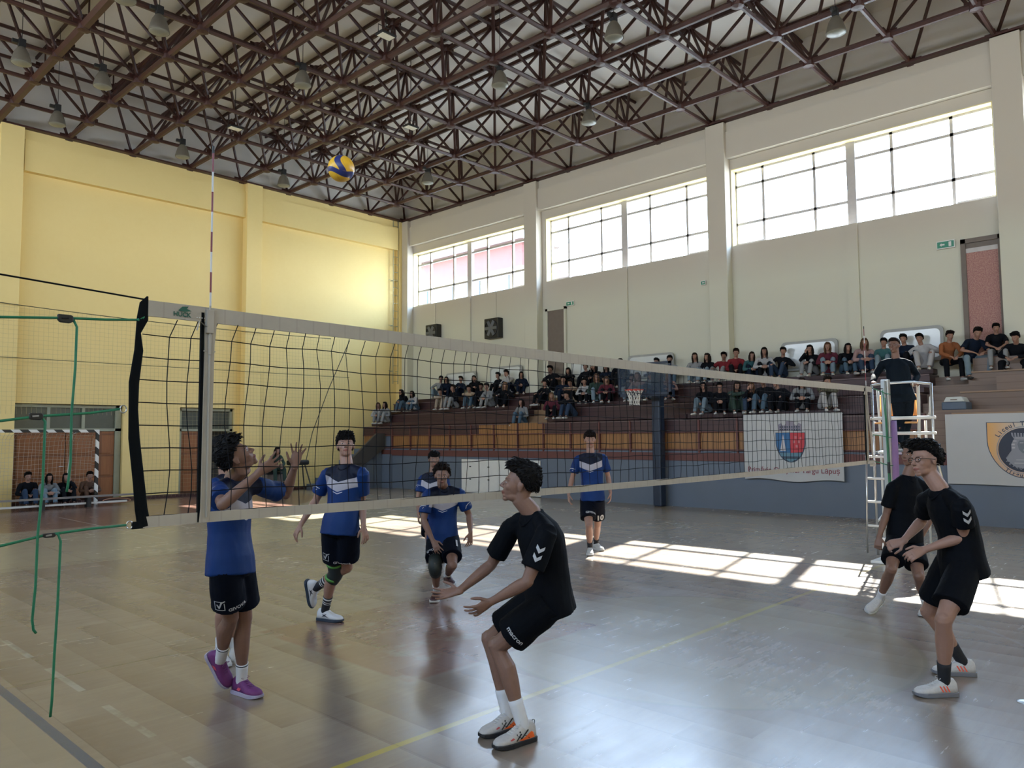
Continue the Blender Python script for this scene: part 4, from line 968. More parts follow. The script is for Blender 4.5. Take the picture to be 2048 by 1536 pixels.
# ============================================================ PEOPLE
# joints of the players and the referee, metres
POSE = {
 'F': dict(P=(1.886, -0.555, 0.829), N=(1.776, -0.527, 1.318), Hd=(1.723, -0.481, 1.505), SL=(1.708, -0.701, 1.251), SR=(1.788, -0.342, 1.249), EL=(1.594, -0.646, 0.971), ER=(1.776, -0.18, 0.996), WL=(1.534, -0.423, 0.842), WR=(1.561, -0.115, 0.857), HL=(1.813, -0.621, 0.81), HR=(1.915, -0.461, 0.812), KL=(1.699, -0.301, 0.531), KR=(1.791, -0.148, 0.527), AL=(1.75, -0.465, 0.127), AR=(1.819, -0.272, 0.115), TL=(1.584, -0.429, 0.029), TR=(1.648, -0.244, 0.029)),
 'G': dict(P=(4.54, -2.136, 0.875), N=(4.43, -2.05, 1.38), Hd=(4.411, -1.962, 1.597), SL=(4.318, -2.2, 1.301), SR=(4.563, -1.915, 1.316), EL=(4.511, -2.163, 1.066), ER=(4.79, -1.823, 1.133), WL=(4.388, -1.94, 0.966), WR=(4.57, -1.745, 0.993), HL=(4.451, -2.175, 0.844), HR=(4.593, -2.049, 0.85), KL=(4.144, -2.104, 0.533), KR=(4.702, -1.86, 0.459), AL=(4.286, -2.055, 0.125), AR=(4.877, -2.031, 0.106), TL=(4.164, -1.932, 0.033), TR=(4.782, -1.868, 0.034)),
 'H': dict(P=(6.781, -1.097, 0.793), N=(6.813, -1.138, 1.342), Hd=(6.829, -1.168, 1.578), SL=(6.958, -1.244, 1.259), SR=(6.661, -1.04, 1.265), EL=(6.96, -1.295, 0.958), ER=(6.659, -0.963, 0.976), WL=(6.874, -1.208, 0.728), WR=(6.51, -0.934, 0.763), HL=(6.848, -1.138, 0.711), HR=(6.709, -1.04, 0.732), KL=(6.575, -1.268, 0.397), KR=(6.376, -1.077, 0.466), AL=(6.842, -1.246, 0.081), AR=(6.584, -0.896, 0.147), TL=(6.665, -1.266, 0.017), TR=(6.442, -0.834, 0.041)),
 'A': dict(P=(0.798, 1.282, 0.986), N=(0.82, 1.318, 1.499), Hd=(0.797, 1.22, 1.67), SL=(1.011, 1.337, 1.477), SR=(0.664, 1.208, 1.469), EL=(1.283, 1.427, 1.391), ER=(0.566, 0.935, 1.393), WL=(1.254, 1.263, 1.598), WR=(0.76, 0.855, 1.581), HL=(0.879, 1.327, 0.945), HR=(0.726, 1.219, 0.96), KL=(0.994, 1.461, 0.546), KR=(0.865, 1.404, 0.584), AL=(1.044, 1.585, 0.151), AR=(0.92, 1.654, 0.248), TL=(1.071, 1.434, 0.037), TR=(0.99, 1.652, 0.065)),
 'K': dict(P=(1.241, 2.179, 0.968), N=(1.219, 2.222, 1.487), Hd=(1.219, 2.235, 1.684), SL=(1.38, 2.309, 1.447), SR=(1.07, 2.116, 1.447), EL=(1.454, 2.361, 1.168), ER=(1.131, 2.227, 1.182), WL=(1.37, 2.274, 0.94), WR=(1.218, 2.324, 0.959), HL=(1.315, 2.23, 0.917), HR=(1.17, 2.13, 0.913), KL=(1.352, 2.308, 0.503), KR=(1.261, 2.294, 0.517), AL=(1.401, 2.389, 0.11), AR=(1.297, 2.437, 0.123), TL=(1.502, 2.502, 0.011), TR=(1.268, 2.267, 0.061)),
 'B': dict(P=(2.54, 2.6, 0.971), N=(2.604, 2.603, 1.512), Hd=(2.619, 2.639, 1.712), SL=(2.657, 2.419, 1.471), SR=(2.506, 2.766, 1.46), EL=(2.729, 2.521, 1.189), ER=(2.469, 2.911, 1.194), WL=(2.651, 2.385, 0.969), WR=(2.314, 2.926, 0.971), HL=(2.581, 2.514, 0.921), HR=(2.507, 2.687, 0.916), KL=(2.697, 2.725, 0.54), KR=(2.637, 2.822, 0.506), AL=(2.582, 3.078, 0.322), AR=(2.659, 3.031, 0.129), TL=(2.61, 3.149, 0.142), TR=(2.722, 2.868, 0.04)),
 'C': dict(P=(4.096, 2.913, 0.711), N=(4.075, 2.883, 1.22), Hd=(3.981, 2.789, 1.367), SL=(4.211, 2.753, 1.183), SR=(3.885, 2.91, 1.181), EL=(4.334, 2.731, 0.916), ER=(3.82, 2.91, 0.888), WL=(4.21, 2.578, 0.742), WR=(3.815, 2.748, 0.682), HL=(4.157, 2.844, 0.662), HR=(4.074, 3.003, 0.658), KL=(3.929, 2.563, 0.427), KR=(3.838, 2.741, 0.409), AL=(4.135, 2.882, 0.254), AR=(4.036, 2.945, 0.103), TL=(4.057, 2.72, 0.205), TR=(3.895, 2.834, 0.051)),
 'Dd': dict(P=(5.732, 4.988, 0.703), N=(5.751, 4.998, 1.257), Hd=(5.753, 4.979, 1.459), SL=(5.845, 4.84, 1.214), SR=(5.689, 5.166, 1.199), EL=(5.873, 4.82, 0.921), ER=(5.602, 5.16, 0.919), WL=(5.821, 4.762, 0.673), WR=(5.551, 5.087, 0.674), HL=(5.777, 4.913, 0.63), HR=(5.717, 5.07, 0.622), KL=(5.587, 4.656, 0.353), KR=(5.518, 4.815, 0.34), AL=(5.827, 4.889, 0.107), AR=(5.75, 5.044, 0.089), TL=(5.699, 4.766, 0.06), TR=(5.612, 4.927, 0.048)),
 'E': dict(P=(7.767, 3.63, 0.908), N=(7.761, 3.647, 1.507), Hd=(7.764, 3.656, 1.727), SL=(7.929, 3.537, 1.47), SR=(7.674, 3.825, 1.454), EL=(8.029, 3.522, 1.172), ER=(7.636, 3.914, 1.151), WL=(7.958, 3.427, 0.923), WR=(7.499, 3.88, 0.914), HL=(7.776, 3.538, 0.824), HR=(7.743, 3.717, 0.819), KL=(7.957, 3.684, 0.423), KR=(7.552, 3.535, 0.448), AL=(8.194, 3.899, 0.12), AR=(7.758, 3.682, 0.089), TL=(8.116, 3.733, 0.045), TR=(7.608, 3.567, 0.029)),
 'R': dict(P=(10.95, 0.11, 2.371), N=(10.882, 0.155, 2.917), Hd=(10.864, 0.17, 3.135), SL=(11.006, 0.016, 2.869), SR=(10.854, 0.346, 2.881), EL=(11.225, -0.039, 2.681), ER=(10.662, 0.401, 2.668), WL=(11.004, -0.047, 2.546), WR=(10.448, 0.364, 2.527), HL=(11.023, 0.054, 2.306), HR=(10.882, 0.152, 2.295), KL=(11.197, 0.147, 1.927), KR=(11.12, 0.21, 1.937), AL=(11.402, 0.25, 1.589), AR=(10.898, 0.186, 1.596), TL=(11.222, 0.242, 1.541), TR=(10.719, 0.19, 1.55)),
}
def nrm(v): v = np.array(v, float); return v/max(1e-9, np.linalg.norm(v))
RH = nrm((RT[0], RT[1], 0)); FH = nrm((FW[0], FW[1], 0)); ZZ = np.array((0, 0, 1.))
def cb(a, b, c): return nrm(RH*a+ZZ*b+FH*c)          # right, up, away: as one stands at the camera
def remesh(g, voxel, smooth=2, factor=.5):
    me = mesh('tmp', g, fix=False); o = bpy.data.objects.new('tmp', me); COL.objects.link(o)
    r = o.modifiers.new('r', 'REMESH'); r.mode = 'VOXEL'; r.voxel_size = voxel; r.use_smooth_shade = True
    if smooth: q = o.modifiers.new('s', 'SMOOTH'); q.factor = factor; q.iterations = smooth
    out = bpy.data.meshes.new_from_object(o.evaluated_get(bpy.context.evaluated_depsgraph_get()))
    bpy.data.objects.remove(o); bpy.data.meshes.remove(me); return out
def vco(me): a = np.empty(len(me.vertices)*3, 'f'); me.vertices.foreach_get('co', a); return a.reshape(-1, 3).astype(float)
def set_attr(me, name, arr):
    at = me.attributes.new(name, 'FLOAT_VECTOR', 'POINT'); at.data.foreach_set('vector', arr.astype('f').ravel())
def fold(me, co, amp, f, seed=0.):
    n = np.empty(len(co)*3, 'f'); me.vertices.foreach_get('normal', n); n = n.reshape(-1, 3)
    d = np.array([noise.noise(Vector((c[0]*f[0]+seed, c[1]*f[1], c[2]*f[2])))+.5*noise.noise(Vector((c[0]*f[0]*2.3, c[1]*f[1]*2.3+seed, c[2]*f[2]*2.3))) for c in co])
    v = vco(me)+n*(d*amp)[:, None]; me.vertices.foreach_set('co', v.astype('f').ravel()); me.update()

TORSO = [(-.10, .085, .085), (-.05, .150, .108), (.04, .165, .116), (.18, .148, .106), (.34, .136, .100), (.52, .148, .110), (.70, .162, .116), (.84, .152, .105), (.93, .112, .080), (1.0, .078, .064), (1.06, .060, .056)]
class Body:
    def __init__(s, J, H, face, look_up=None, hunch=.0):
        s.J = {k: np.array(v, float) for k, v in J.items()}; s.s = H/1.8; J = s.J
        s.lh = nrm(J['HL']-J['HR']); s.ls = nrm(J['SL']-J['SR']); s.sp = J['N']-J['P']; s.L = np.linalg.norm(s.sp); s.up = s.sp/s.L
        s.hunch = hunch
        s.fd = nrm(face); u = nrm(J['Hd']-J['N'])*.4+ZZ*.6 if look_up is None else np.array(look_up, float)
        s.hu = nrm(u-s.fd*(u@s.fd)); s.hl = np.cross(s.hu, s.fd); s.hax = np.array([s.hl, s.fd, s.hu])
    def lat(s, t): t = min(1, max(0, t)); return nrm(s.lh*(1-t)+s.ls*t)
    def front(s, t): return nrm(np.cross(s.lat(t), s.up))
    def spine(s, t): return s.J['P']+s.sp*t-s.front(t)*s.hunch*math.sin(math.pi*min(1, max(0, t)))
    def torso(s, g, tab, k=1.0, n=24, rnd=False, fat=0, belly=0):
        g.tube([s.spine(t)+s.front(t)*(belly*math.sin(math.pi*min(1, max(0, t)))) for t, a, b in tab], [(a*s.s*k+fat, b*s.s*k+fat) for t, a, b in tab], n, lat=[s.lat(t) for t, a, b in tab], rnd=rnd)
    def head_pt(s, x, y, z): return s.J['Hd']+(s.hl*x+s.fd*y+s.hu*z)*s.s
def head_geo(B, g):
    E_ = lambda c, r, n=16, m=12: g.ell(B.head_pt(*c), tuple(q*B.s for q in r), B.hax, n, m)
    E_((0, -.012, .032), (.073, .094, .085), 24, 16); E_((0, .028, .0), (.062, .064, .084), 20, 14); E_((0, .044, -.036), (.050, .050, .054)); E_((0, .024, -.072), (.048, .056, .034))
    E_((0, .070, -.096), (.021, .019, .015))
    for k in (-1, 1):
        E_((k*.034, .062, -.022), (.022, .022, .022)); E_((k*.0305, .0765, .004), (.0135, .0125, .0115)); E_((k*.0095, .099, -.029), (.0075, .009, .007))
        E_((k*.075, -.006, -.006), (.007, .018, .029)); E_((k*.078, -.014, .006), (.008, .012, .018))
    p = B.head_pt; s = B.s
    g.tube([p(-.044, .070, .021), p(-.02, .085, .024), p(0, .086, .020), p(.02, .085, .024), p(.044, .070, .021)], .0095*s, 8, rnd=True)
    g.tube([p(0, .082, .016), p(0, .097, -.004), p(0, .110, -.024)], [.0075*s, .009*s, .0115*s], 8, rnd=True)
    E_((0, .0905, -.0555), (.021, .012, .006)); E_((0, .0885, -.0655), (.018, .012, .0065)); E_((0, .082, -.078), (.024, .010, .010))
def hand_geo(B, g, W_, hd, pn, side, curl=.5, spread=.35, s=None, thumb=.5):
    """side +1: left hand, -1: right hand. hd towards the fingers, pn out of the palm"""
    s = s or B.s; hd = nrm(hd); pn = nrm(np.array(pn)-hd*(np.array(pn)@hd)); th = np.cross(pn, hd)*side    # towards the thumb
    P_ = lambda a, b, c: W_+(hd*a+th*b+pn*c)*s
    g.tube([P_(-.015, 0, 0), P_(.02, .002, 0), P_(.055, .002, .0), P_(.088, 0, .0)], [(.026*s, .019*s), (.031*s, .017*s), (.038*s, .0155*s), (.039*s, .012*s)], 12, lat=th, rnd=True)
    if np.isscalar(curl): curl = [curl]*4
    for i, (off, L) in enumerate(((.029, .86), (.010, .97), (-.010, .90), (-.028, .72))):
        a = spread*(.5-i/3.)*.9; d = nrm(hd*math.cos(a)+th*math.sin(a)); q = P_(.084, off, 0); pts = [q-d*.02*s]; pts.append(q); ang = 0
        for k, l in enumerate((.043, .026, .021)):
            ang += curl[i]*(.55, .9, .7)[k]; dd = d*math.cos(ang)+pn*math.sin(ang); q = q+dd*l*L*s; pts.append(q)
        g.tube(pts, [.0090*s, .0090*s, .0082*s, .0074*s, .0062*s], 8, rnd=True)
    d = nrm(hd*.62+th*.78+pn*.25); d2 = nrm(hd*.9+th*(.5-thumb*.5)+pn*(.2+thumb*.5)); q = P_(.022, .026, .004)
    g.tube([P_(.005, .012, .0), q, q+d*.036*s, q+d*.036*s+d2*.030*s, q+d*.036*s+d2*.052*s], [.013*s, .0125*s, .0105*s, .0095*s, .0075*s], 8, rnd=True)
def limb(g, a, b, prof, bulge=None, n=14):
    d = b-a; pts = [a+d*t+(bulge*o if bulge is not None else 0) for t, r, o in prof]; g.tube(pts, [r for t, r, o in prof], n, rnd=True)
def knee_back(B, S):
    J = B.J; v = (J['H'+S]+J['A'+S])/2-J['K'+S]
    if np.linalg.norm(v) < .03: v = -B.front(0)
    sh = nrm(J['A'+S]-J['K'+S]); v = v-sh*(v@sh); return nrm(v)
def body_mesh(B, hands, voxel, legs=True, arms=True, thin=1.0):
    g = G(); J = B.J; s = B.s
    B.torso(g, TORSO, thin*.93, rnd=True)
    g.tube([B.spine(.93), B.spine(1.0), B.spine(1.06), B.head_pt(0, -.024, -.085), B.head_pt(0, -.018, -.02)], [(.085*s, .066*s), (.068*s, .060*s), (.060*s, .057*s), .056*s, .056*s], 16, lat=B.ls, rnd=True)
    head_geo(B, g)
    for S, sd in (('L', 1), ('R', -1)):
        n_ = B.spine(.90)+B.lat(1)*sd*.05*s
        sd_ = J['S'+S]-B.up*.012*s
        g.tube([n_, sd_*.5+n_*.5, sd_], [.044*s, .044*s, .044*s], 12, rnd=True)
        limb(g, sd_, J['E'+S], [(-.02, .044*s, 0), (.25, .047*s*thin, 0), (.6, .043*s*thin, 0), (.9, .036*s, 0), (1, .034*s, 0)])
        limb(g, J['E'+S], J['W'+S], [(-.04, .034*s, 0), (.2, .039*s*thin, 0), (.5, .034*s, 0), (.8, .026*s, 0), (1, .0235*s, 0)])
        h = hands[S]; hand_geo(B, g, J['W'+S], h.get('d', J['W'+S]-J['E'+S]), h['p'], sd, h.get('c', .4), h.get('sp', .4), thumb=h.get('th', .5))
        if legs:
            kb = knee_back(B, S)
            limb(g, J['H'+S], J['K'+S], [(.06, .074*s, 0), (.2, .080*s*thin, 0), (.45, .076*s*thin, 0), (.8, .058*s, 0), (1, .053*s, 0)])
            limb(g, J['K'+S], J['A'+S], [(-.04, .052*s, 0), (.12, .050*s, .006), (.28, .056*s*thin, .018), (.45, .052*s*thin, .014), (.7, .038*s, .004), (.95, .032*s, 0), (1.0, .030*s, 0)], kb)
    me = remesh(g, voxel, 2, .5); v = vco(me)
    set_attr(me, 'hl', ((v-J['Hd'])@B.hax.T)/s)
    return me
def cloth_attr(B, me):
    v = vco(me); t = ((v-B.J['P'])@B.up)/B.L
    tt = np.clip(t, 0, 1)[:, None]; lat = B.lh*(1-tt)+B.ls*tt; lat /= np.linalg.norm(lat, axis=1)[:, None]
    fr = np.cross(lat, B.up); cen = B.J['P']+B.sp*t[:, None]
    d = v-cen; set_attr(me, 'sl', np.stack([(d*lat).sum(1), (t-1)*B.L, (d*fr).sum(1)], 1)/B.s)
    return v
def shirt_mesh(B, voxel, sleeve=.72, long=False, loose=1.0, hem=-.16, amp=.006, seed=0, arm_k=1.0):
    g = G(); s = B.s; J = B.J
    tab = [(hem, .188*loose, .150*loose), (hem+.02, .190*loose, .150*loose), (.05, .182*loose, .142*loose), (.20, .168*loose, .130*loose), (.36, .160*loose, .125*loose), (.54, .166*loose, .130*loose), (.70, .176, .130), (.84, .160, .114), (.93, .122, .090), (.99, .092, .078), (1.05, .070, .068)]
    B.torso(g, tab, n=28)
    for S, sd in (('L', 1), ('R', -1)):
        n_ = B.spine(.90)+B.lat(1)*sd*.05*s; a, e, w = J['S'+S], J['E'+S], J['W'+S]; k = arm_k*s
        a = a-B.up*.010*s; tz = B.spine(1.0)+B.lat(1)*sd*.045*s
        g.tube([n_, n_*.5+a*.5, a, a+(e-a)*.08], [.058*s, .059*s, .061*s, .062*s], 14, rnd=True)
        g.tube([tz, tz*.6+a*.4+B.up*.004, a+B.up*.004], [.040*s, .047*s, .052*s], 12, rnd=True)
        if not long: g.tube([a-(e-a)*.03, a+(e-a)*.2, a+(e-a)*sleeve*.75, a+(e-a)*sleeve], [.063*k, .065*k, .070*k, .072*k], 16)
        else:
            g.tube([a-(e-a)*.02, a+(e-a)*.3, a+(e-a)*.8, e], [.060*k, .060*k, .054*k, .050*k], 14, rnd=True)
            g.tube([e, e+(w-e)*.3, e+(w-e)*.75, e+(w-e)*.97], [.050*k, .050*k, .042*k, .037*k], 14, rnd=False)
    me = remesh(g, voxel, 2, .5); v = cloth_attr(B, me)
    if amp:
        at = me.attributes['sl'].data; q = np.empty(len(v)*3, 'f'); at.foreach_get('vector', q); q = q.reshape(-1, 3)
        fold(me, q+np.array((0, 0, seed)), amp, (11, 5, 9), seed)
    return me
def pants_mesh(B, voxel, to=.70, long=False, loose=1.0, top=.14, amp=.005, seed=0):
    g = G(); s = B.s; J = B.J
    B.torso(g, [(-.20, .12, .11), (-.10, .176*loose, .134*loose), (.02, .172*loose, .128*loose), (top, .152, .116)], n=24)
    for S in 'LR':
        h, k_, a = J['H'+S], J['K'+S], J['A'+S]
        if not long: g.tube([h+(h-k_)*.06, h+(k_-h)*.2, h+(k_-h)*to*.85, h+(k_-h)*to], [.100*s, .106*s*loose, .112*s*loose, .114*s*loose], 18)
        else:
            g.tube([h+(h-k_)*.10, h+(k_-h)*.25, h+(k_-h)*.8, k_], [.096*s, .096*s*loose, .080*s*loose, .074*s*loose], 16, rnd=True)
            e = .93; g.tube([k_, k_+(a-k_)*.25, k_+(a-k_)*.7, k_+(a-k_)*e], [.074*s*loose, .073*s*loose, .068*s*loose, .066*s*loose], 16)
    me = remesh(g, voxel, 2, .5); v = cloth_attr(B, me)
    if amp:
        q = np.empty(len(v)*3, 'f'); me.attributes['sl'].data.foreach_get('vector', q); fold(me, q.reshape(-1, 3)+np.array((0, 0, seed)), amp, (10, 6, 10), seed)
    return me
SHT = [(-.080, .012, .034), (-.075, .026, .070), (-.058, .035, .092), (-.03, .039, .094), (.0, .040, .094), (.022, .041, .092), (.04, .042, .080), (.070, .045, .062), (.10, .049, .047), (.14, .049, .040), (.17, .043, .034), (.192, .030, .025), (.203, .014, .014)]
def foot_frame(B, S, flat):
    J = B.J; A, T, K = J['A'+S], J['T'+S], J['K'+S]; d = nrm(T-A)
    if flat:
        d = nrm((T-A)*np.array((1, 1, 0))); return d, ZZ, np.cross(ZZ, d)
    up = K-A; lt = nrm(np.cross(up, d)); u = np.cross(d, lt); ff = nrm(d*math.cos(.30)+u*math.sin(.30)); fu = np.cross(ff, lt); return ff, fu, lt
def shoe(B, S, par, mu, ms, flat=True, laces=None, k=1.0, hi=0):
    ff, fu, lt = foot_frame(B, S, flat); s = B.s*k; A = B.J['A'+S].copy(); O = A-fu*.092*s
    if flat: O[2] = 0.0
    g = G(); n = 14; vs = []
    for x, w, h in SHT:
        for q in range(n+1):
            a = math.pi*q/n; c, si = math.cos(a), math.sin(a)
            vs.append(O+(ff*x+lt*w*(abs(c)**.75)*(1 if c > 0 else -1)+fu*(.024+(h+hi*(x < .02))*si**.62))*s)
    m = n+1; fs = [(i*m+q, i*m+(q+1) % m, (i+1)*m+(q+1) % m, (i+1)*m+q) for i in range(len(SHT)-1) for q in range(m)]
    fs += [tuple(range(m))[::-1], tuple(range((len(SHT)-1)*m, len(SHT)*m))]; g.add(vs, fs)
    up_ = obj('shoe', g, mu, par, smooth=True)
    g = G(); vs = []; out = [(x-(.006 if x < 0 else 0)+(.006 if x > .18 else 0), w+.0055) for x, w, h in SHT]
    for zz, e in ((.0, -.004), (.003, 0), (.026, .0), (.029, -.003)):
        for x, w in out: vs.append(O+(ff*x+lt*(w+e)+fu*(zz+(.010*max(0, (x-.13)/.07)**2 if zz < .01 else 0)))*s)
        for x, w in out[::-1]: vs.append(O+(ff*x-lt*(w+e)+fu*(zz+(.010*max(0, (x-.13)/.07)**2 if zz < .01 else 0)))*s)
    m = 2*len(out); fs = [(i*m+q, i*m+(q+1) % m, (i+1)*m+(q+1) % m, (i+1)*m+q) for i in range(3) for q in range(m)]+[tuple(range(m))[::-1], tuple(range(3*m, 4*m))]
    g.add(vs, fs); obj('sole', g, ms, up_, smooth=False)
    if laces:
        g = G(); tr = BVHTree.FromPolygons([Vector(v) for v in vco(up_.data)], [tuple(p.vertices) for p in up_.data.polygons])
        top = lambda x, y: (lambda h: np.array(h[0]) if h[0] else O+(ff*x+lt*y+fu*.09)*s)(tr.ray_cast(Vector(O+(ff*x+lt*y+fu*.3)*s), Vector(-fu), 1))+fu*.003
        for q in range(5):
            x = .035+q*.017
            g.tube([top(x, -.018), top(x+.004, -.006), top(x+.004, .006), top(x, .018)], .0024*s, 5)
        b0 = top(.030, 0)
        for e in (-1, 1): g.tube([b0, b0+(lt*e*.018+fu*.016+ff*.004)*s, b0+(lt*e*.034+fu*.006+ff*.012)*s, b0+(lt*e*.02+fu*.001+ff*.014)*s, b0], .0020*s, 5)
        obj('laces', g, laces, up_)
    return up_, (O, ff, fu, lt, s)
def shoe_art(up_, fr, polys, m, name='shoe_logo', sides=(1, -1)):
    O, ff, fu, lt, s = fr; tr = BVHTree.FromPolygons([Vector(v) for v in vco(up_.data)], [tuple(p.vertices) for p in up_.data.polygons]); g = G()
    for sd in sides:
        for pl in polys:
            vs = []; N_ = 5; 
            for x, z in pl:
                h = tr.ray_cast(Vector(O+(ff*x+lt*sd*.2+fu*z)*s), Vector(-lt*sd), 1)[0]
                vs.append(np.array(h)+lt*sd*.0025 if h else O+(ff*x+lt*sd*.04+fu*z)*s)
            g.add(vs, [tuple(range(len(vs)))])
    return obj(name, g, m, up_)
def sock(B, S, par, m, L=.14, flat=True):
    J = B.J; s = B.s; A, K = J['A'+S], J['K'+S]; kb = knee_back(B, S); d = nrm(K-A); ff, fu, lt = foot_frame(B, S, flat)
    g = G(); Ls = [-.02, 0, L*.4, L*.8, L]; n = np.linalg.norm(K-A)
    def r(l): t = 1-l/n; return np.interp(t, [.45, .7, .95, 1.05], [.052, .040, .0345, .037])*s+.0035
    def o(l): t = 1-l/n; return np.interp(t, [.28, .45, .7, .95], [.018, .014, .004, 0])
    g.tube([A-fu*.03*s]+[A+d*l*1.0+kb*o(l) for l in Ls[1:]], [.036*s]+[r(l) for l in Ls[1:]], 16)
    me = mesh('sock', g); v = vco(me); set_attr(me, 'sl', np.stack([v[:, 0]*0, ((v-A)@d)/1.0, v[:, 0]*0], 1)); return obj('sock', me, m, par, smooth=True)
def decal(par, poly_, O, X, Y, m, name, off=.0035, reach=.25):
    off += .0025
    tr = BVHTree.FromPolygons([Vector(v) for v in vco(par.data)], [tuple(p.vertices) for p in par.data.polygons])
    X = nrm(X); Y = nrm(np.array(Y)-X*(np.array(Y)@X)); N_ = np.cross(X, Y); vs = []
    poly_ = fine_poly(poly_, .02)
    for u, v in poly_[0]:
        p = np.array(O)+X*u+Y*v; h = tr.ray_cast(Vector(p+N_*reach), Vector(-N_), reach*2)[0]; vs.append(np.array(h)+N_*off if h else p)
    g = G(); g.add(vs, poly_[1]); return obj(name, g, m, par)
def subdiv_poly(pts, n=4):
    out = []
    for i in range(len(pts)):
        a, b = pts[i], pts[(i+1) % len(pts)]
        for q in range(n): out.append((a[0]+(b[0]-a[0])*q/n, a[1]+(b[1]-a[1])*q/n))
    return out
# ---------------------------------------------------------------- hair
def hair_geo(B, style='short', seed=1, top=.030, side=.012, curl=0., fringe=.0):
    g = G(); rng = random.Random(seed); s = B.s; nu, nv = 40, 26; vs = []
    def mask(x, y, z):      # unit direction -> 0..1 hair cover
        hz = .42 if y > .55 else np.interp(y, [-.4, .0, .25, .55], [-.62, -.18, .12, .42])
        if style == 'long': hz = .36 if y > .55 else np.interp(y, [-.3, .1, .4, .6], [-.9, -.7, -.1, .36])
        return max(0., min(1., (z-hz+fringe*max(0, y))/.16))
    def surf(d, ex=0):
        x, y, z = d; m = mask(x, y, z); up = max(0, z)
        th = (side+(top-side)*min(1, max(0, (z-.1)/.6))**1.0+(.012 if y > .4 and z > .4 else 0))
        nn = noise.noise(Vector((x*3+seed, y*3, z*3)))*.35+noise.noise(Vector((x*8, y*8+seed, z*8)))*(.25+curl)
        r = (.5+.5*m); k = m*th*(1+nn)+ex if m > 0 else -.006-.010*(1-m)
        base = np.array((x*.0745, y*.096-.012, z*.088+.032)); L = np.linalg.norm(np.array((x*.0745, y*.096, z*.088)))
        return B.head_pt(*(base+np.array((x*.0745, y*.096, z*.088))/L*k))
    for j in range(nv+1):
        t = math.pi*j/nv
        for i in range(nu):
            a = 2*math.pi*i/nu; vs.append(surf((math.sin(t)*math.cos(a), math.sin(t)*math.sin(a), math.cos(t))))
    g.add(vs, [(j*nu+i, (j+1)*nu+i, (j+1)*nu+(i+1) % nu, j*nu+(i+1) % nu) for j in range(nv) for i in range(nu)])
    cnt = 0
    while cnt < (800 if style != 'long' else 120):
        d = np.array([rng.gauss(0, 1) for _ in range(3)]); d /= np.linalg.norm(d)
        if mask(*d) < .5: continue
        cnt += 1; p = surf(d, -.004); n_ = nrm(B.hl*d[0]+B.fd*d[1]+B.hu*d[2])
        fl = nrm(B.fd*(.9 if d[2] > .3 else -.4)-B.hu*(.4 if d[2] < .6 else .0)+B.hl*rng.uniform(-.6, .6)); L = (.012+.016*max(0, d[2]))*s*rng.uniform(.6, 1.2)*(top/.03)
        w = nrm(n_*rng.uniform(.0, .38)+fl); w2 = nrm(w+fl*.5-n_*.9+B.hl*rng.uniform(-1, 1)*curl*3)
        g.tube([p-w*.006, p+w*L*.6, p+w*L*.6+w2*L*.7], [.0055*s, .0042*s, .0010*s], 5)
    if style == 'long':
        for k in (-1, 1):
            for q in range(7):
                a = q/6; x0 = k*(.074-.012*a); y0 = .03-.10*a; z0 = -.0
                pts = [B.head_pt(x0, y0, .03), B.head_pt(x0*1.12, y0, -.05), B.head_pt(x0*1.05, y0+.005, -.13), B.head_pt(x0*1.0+k*.01*math.sin(q), y0+.02, -.20)]
                pts = [pp+np.array((0, 0, -.0)) for pp in pts]
                g.tube(pts, [(.020*s, .022*s), (.023*s, .022*s), (.021*s, .018*s), (.008*s, .008*s)], 8, rnd=True)
        for q in range(6):
            x0 = (q-2.5)*.026; g.tube([B.head_pt(x0, -.085, .02), B.head_pt(x0*1.1, -.10, -.08), B.head_pt(x0*1.1, -.09, -.18)], [.024*s, .024*s, .012*s], 8, rnd=True)
    return g
# ---------------------------------------------------------------- materials of people
def skin(name, c):
    M = Mat(name, c, .5, spec=.35); X, Y, Z = M.attr('hl'); ax = X.abs(); fr = Y.gt(.045)*Z.lt(.06)*Z.gt(-.13)*ax.lt(.08)
    el = lambda x, z, cx, cz, rx, rz: (((x-cx)*(1/rx))*((x-cx)*(1/rx))+((z-cz)*(1/rz))*((z-cz)*(1/rz))).sqrt()
    e1 = el(ax, Z, .0305, .0035, .0125, .0042); e2 = el(ax, Z, .0300, .0038, .0056, .0052); lid = el(ax, Z, .0305, .0055, .0165, .0085)
    br = el(ax, Z-(ax-.03)*.12, .031, .0225, .017, .0030); lp = el(ax, Z, 0, -.0605, .0235, .0105); ml = el(ax, Z, 0, -.0608, .021, .0014); ns = el(ax, Z, .0085, -.0355, .005, .0028)
    dk = tuple(k*.45 for k in c)
    n = M.noise(30, 3); col = M.mix(n, tuple(k*.90 for k in c), tuple(min(1, k*1.08) for k in c))
    col = M.mix(fr*(1-lid.step(1, .3))*.25, col, dk)
    col = M.mix(fr*(1-e1.step(1, .15)), col, (.38, .34, .32)); col = M.mix(fr*(1-e2.step(1, .2))*(1-e1.step(1, .1)), col, (.02, .013, .010))
    col = M.mix(fr*(1-br.step(1, .4))*.85, col, (.02, .013, .010)); col = M.mix(fr*(1-lp.step(1, .25))*.75, col, (c[0]*.85, c[1]*.45, c[2]*.48))
    col = M.mix(fr*(1-ml.step(1, .4))*.8, col, (.06, .02, .02)); col = M.mix(fr*(1-ns.step(1, .4))*.7, col, (.05, .02, .015)); M.base(col)
    M.b.inputs['Subsurface Weight'].default_value = 0.0
    return keep(M)
SKIN = [skin('skin_fair', (.31, .175, .13)), skin('skin_tan', (.20, .108, .078)), skin('skin_warm', (.215, .118, .086))]
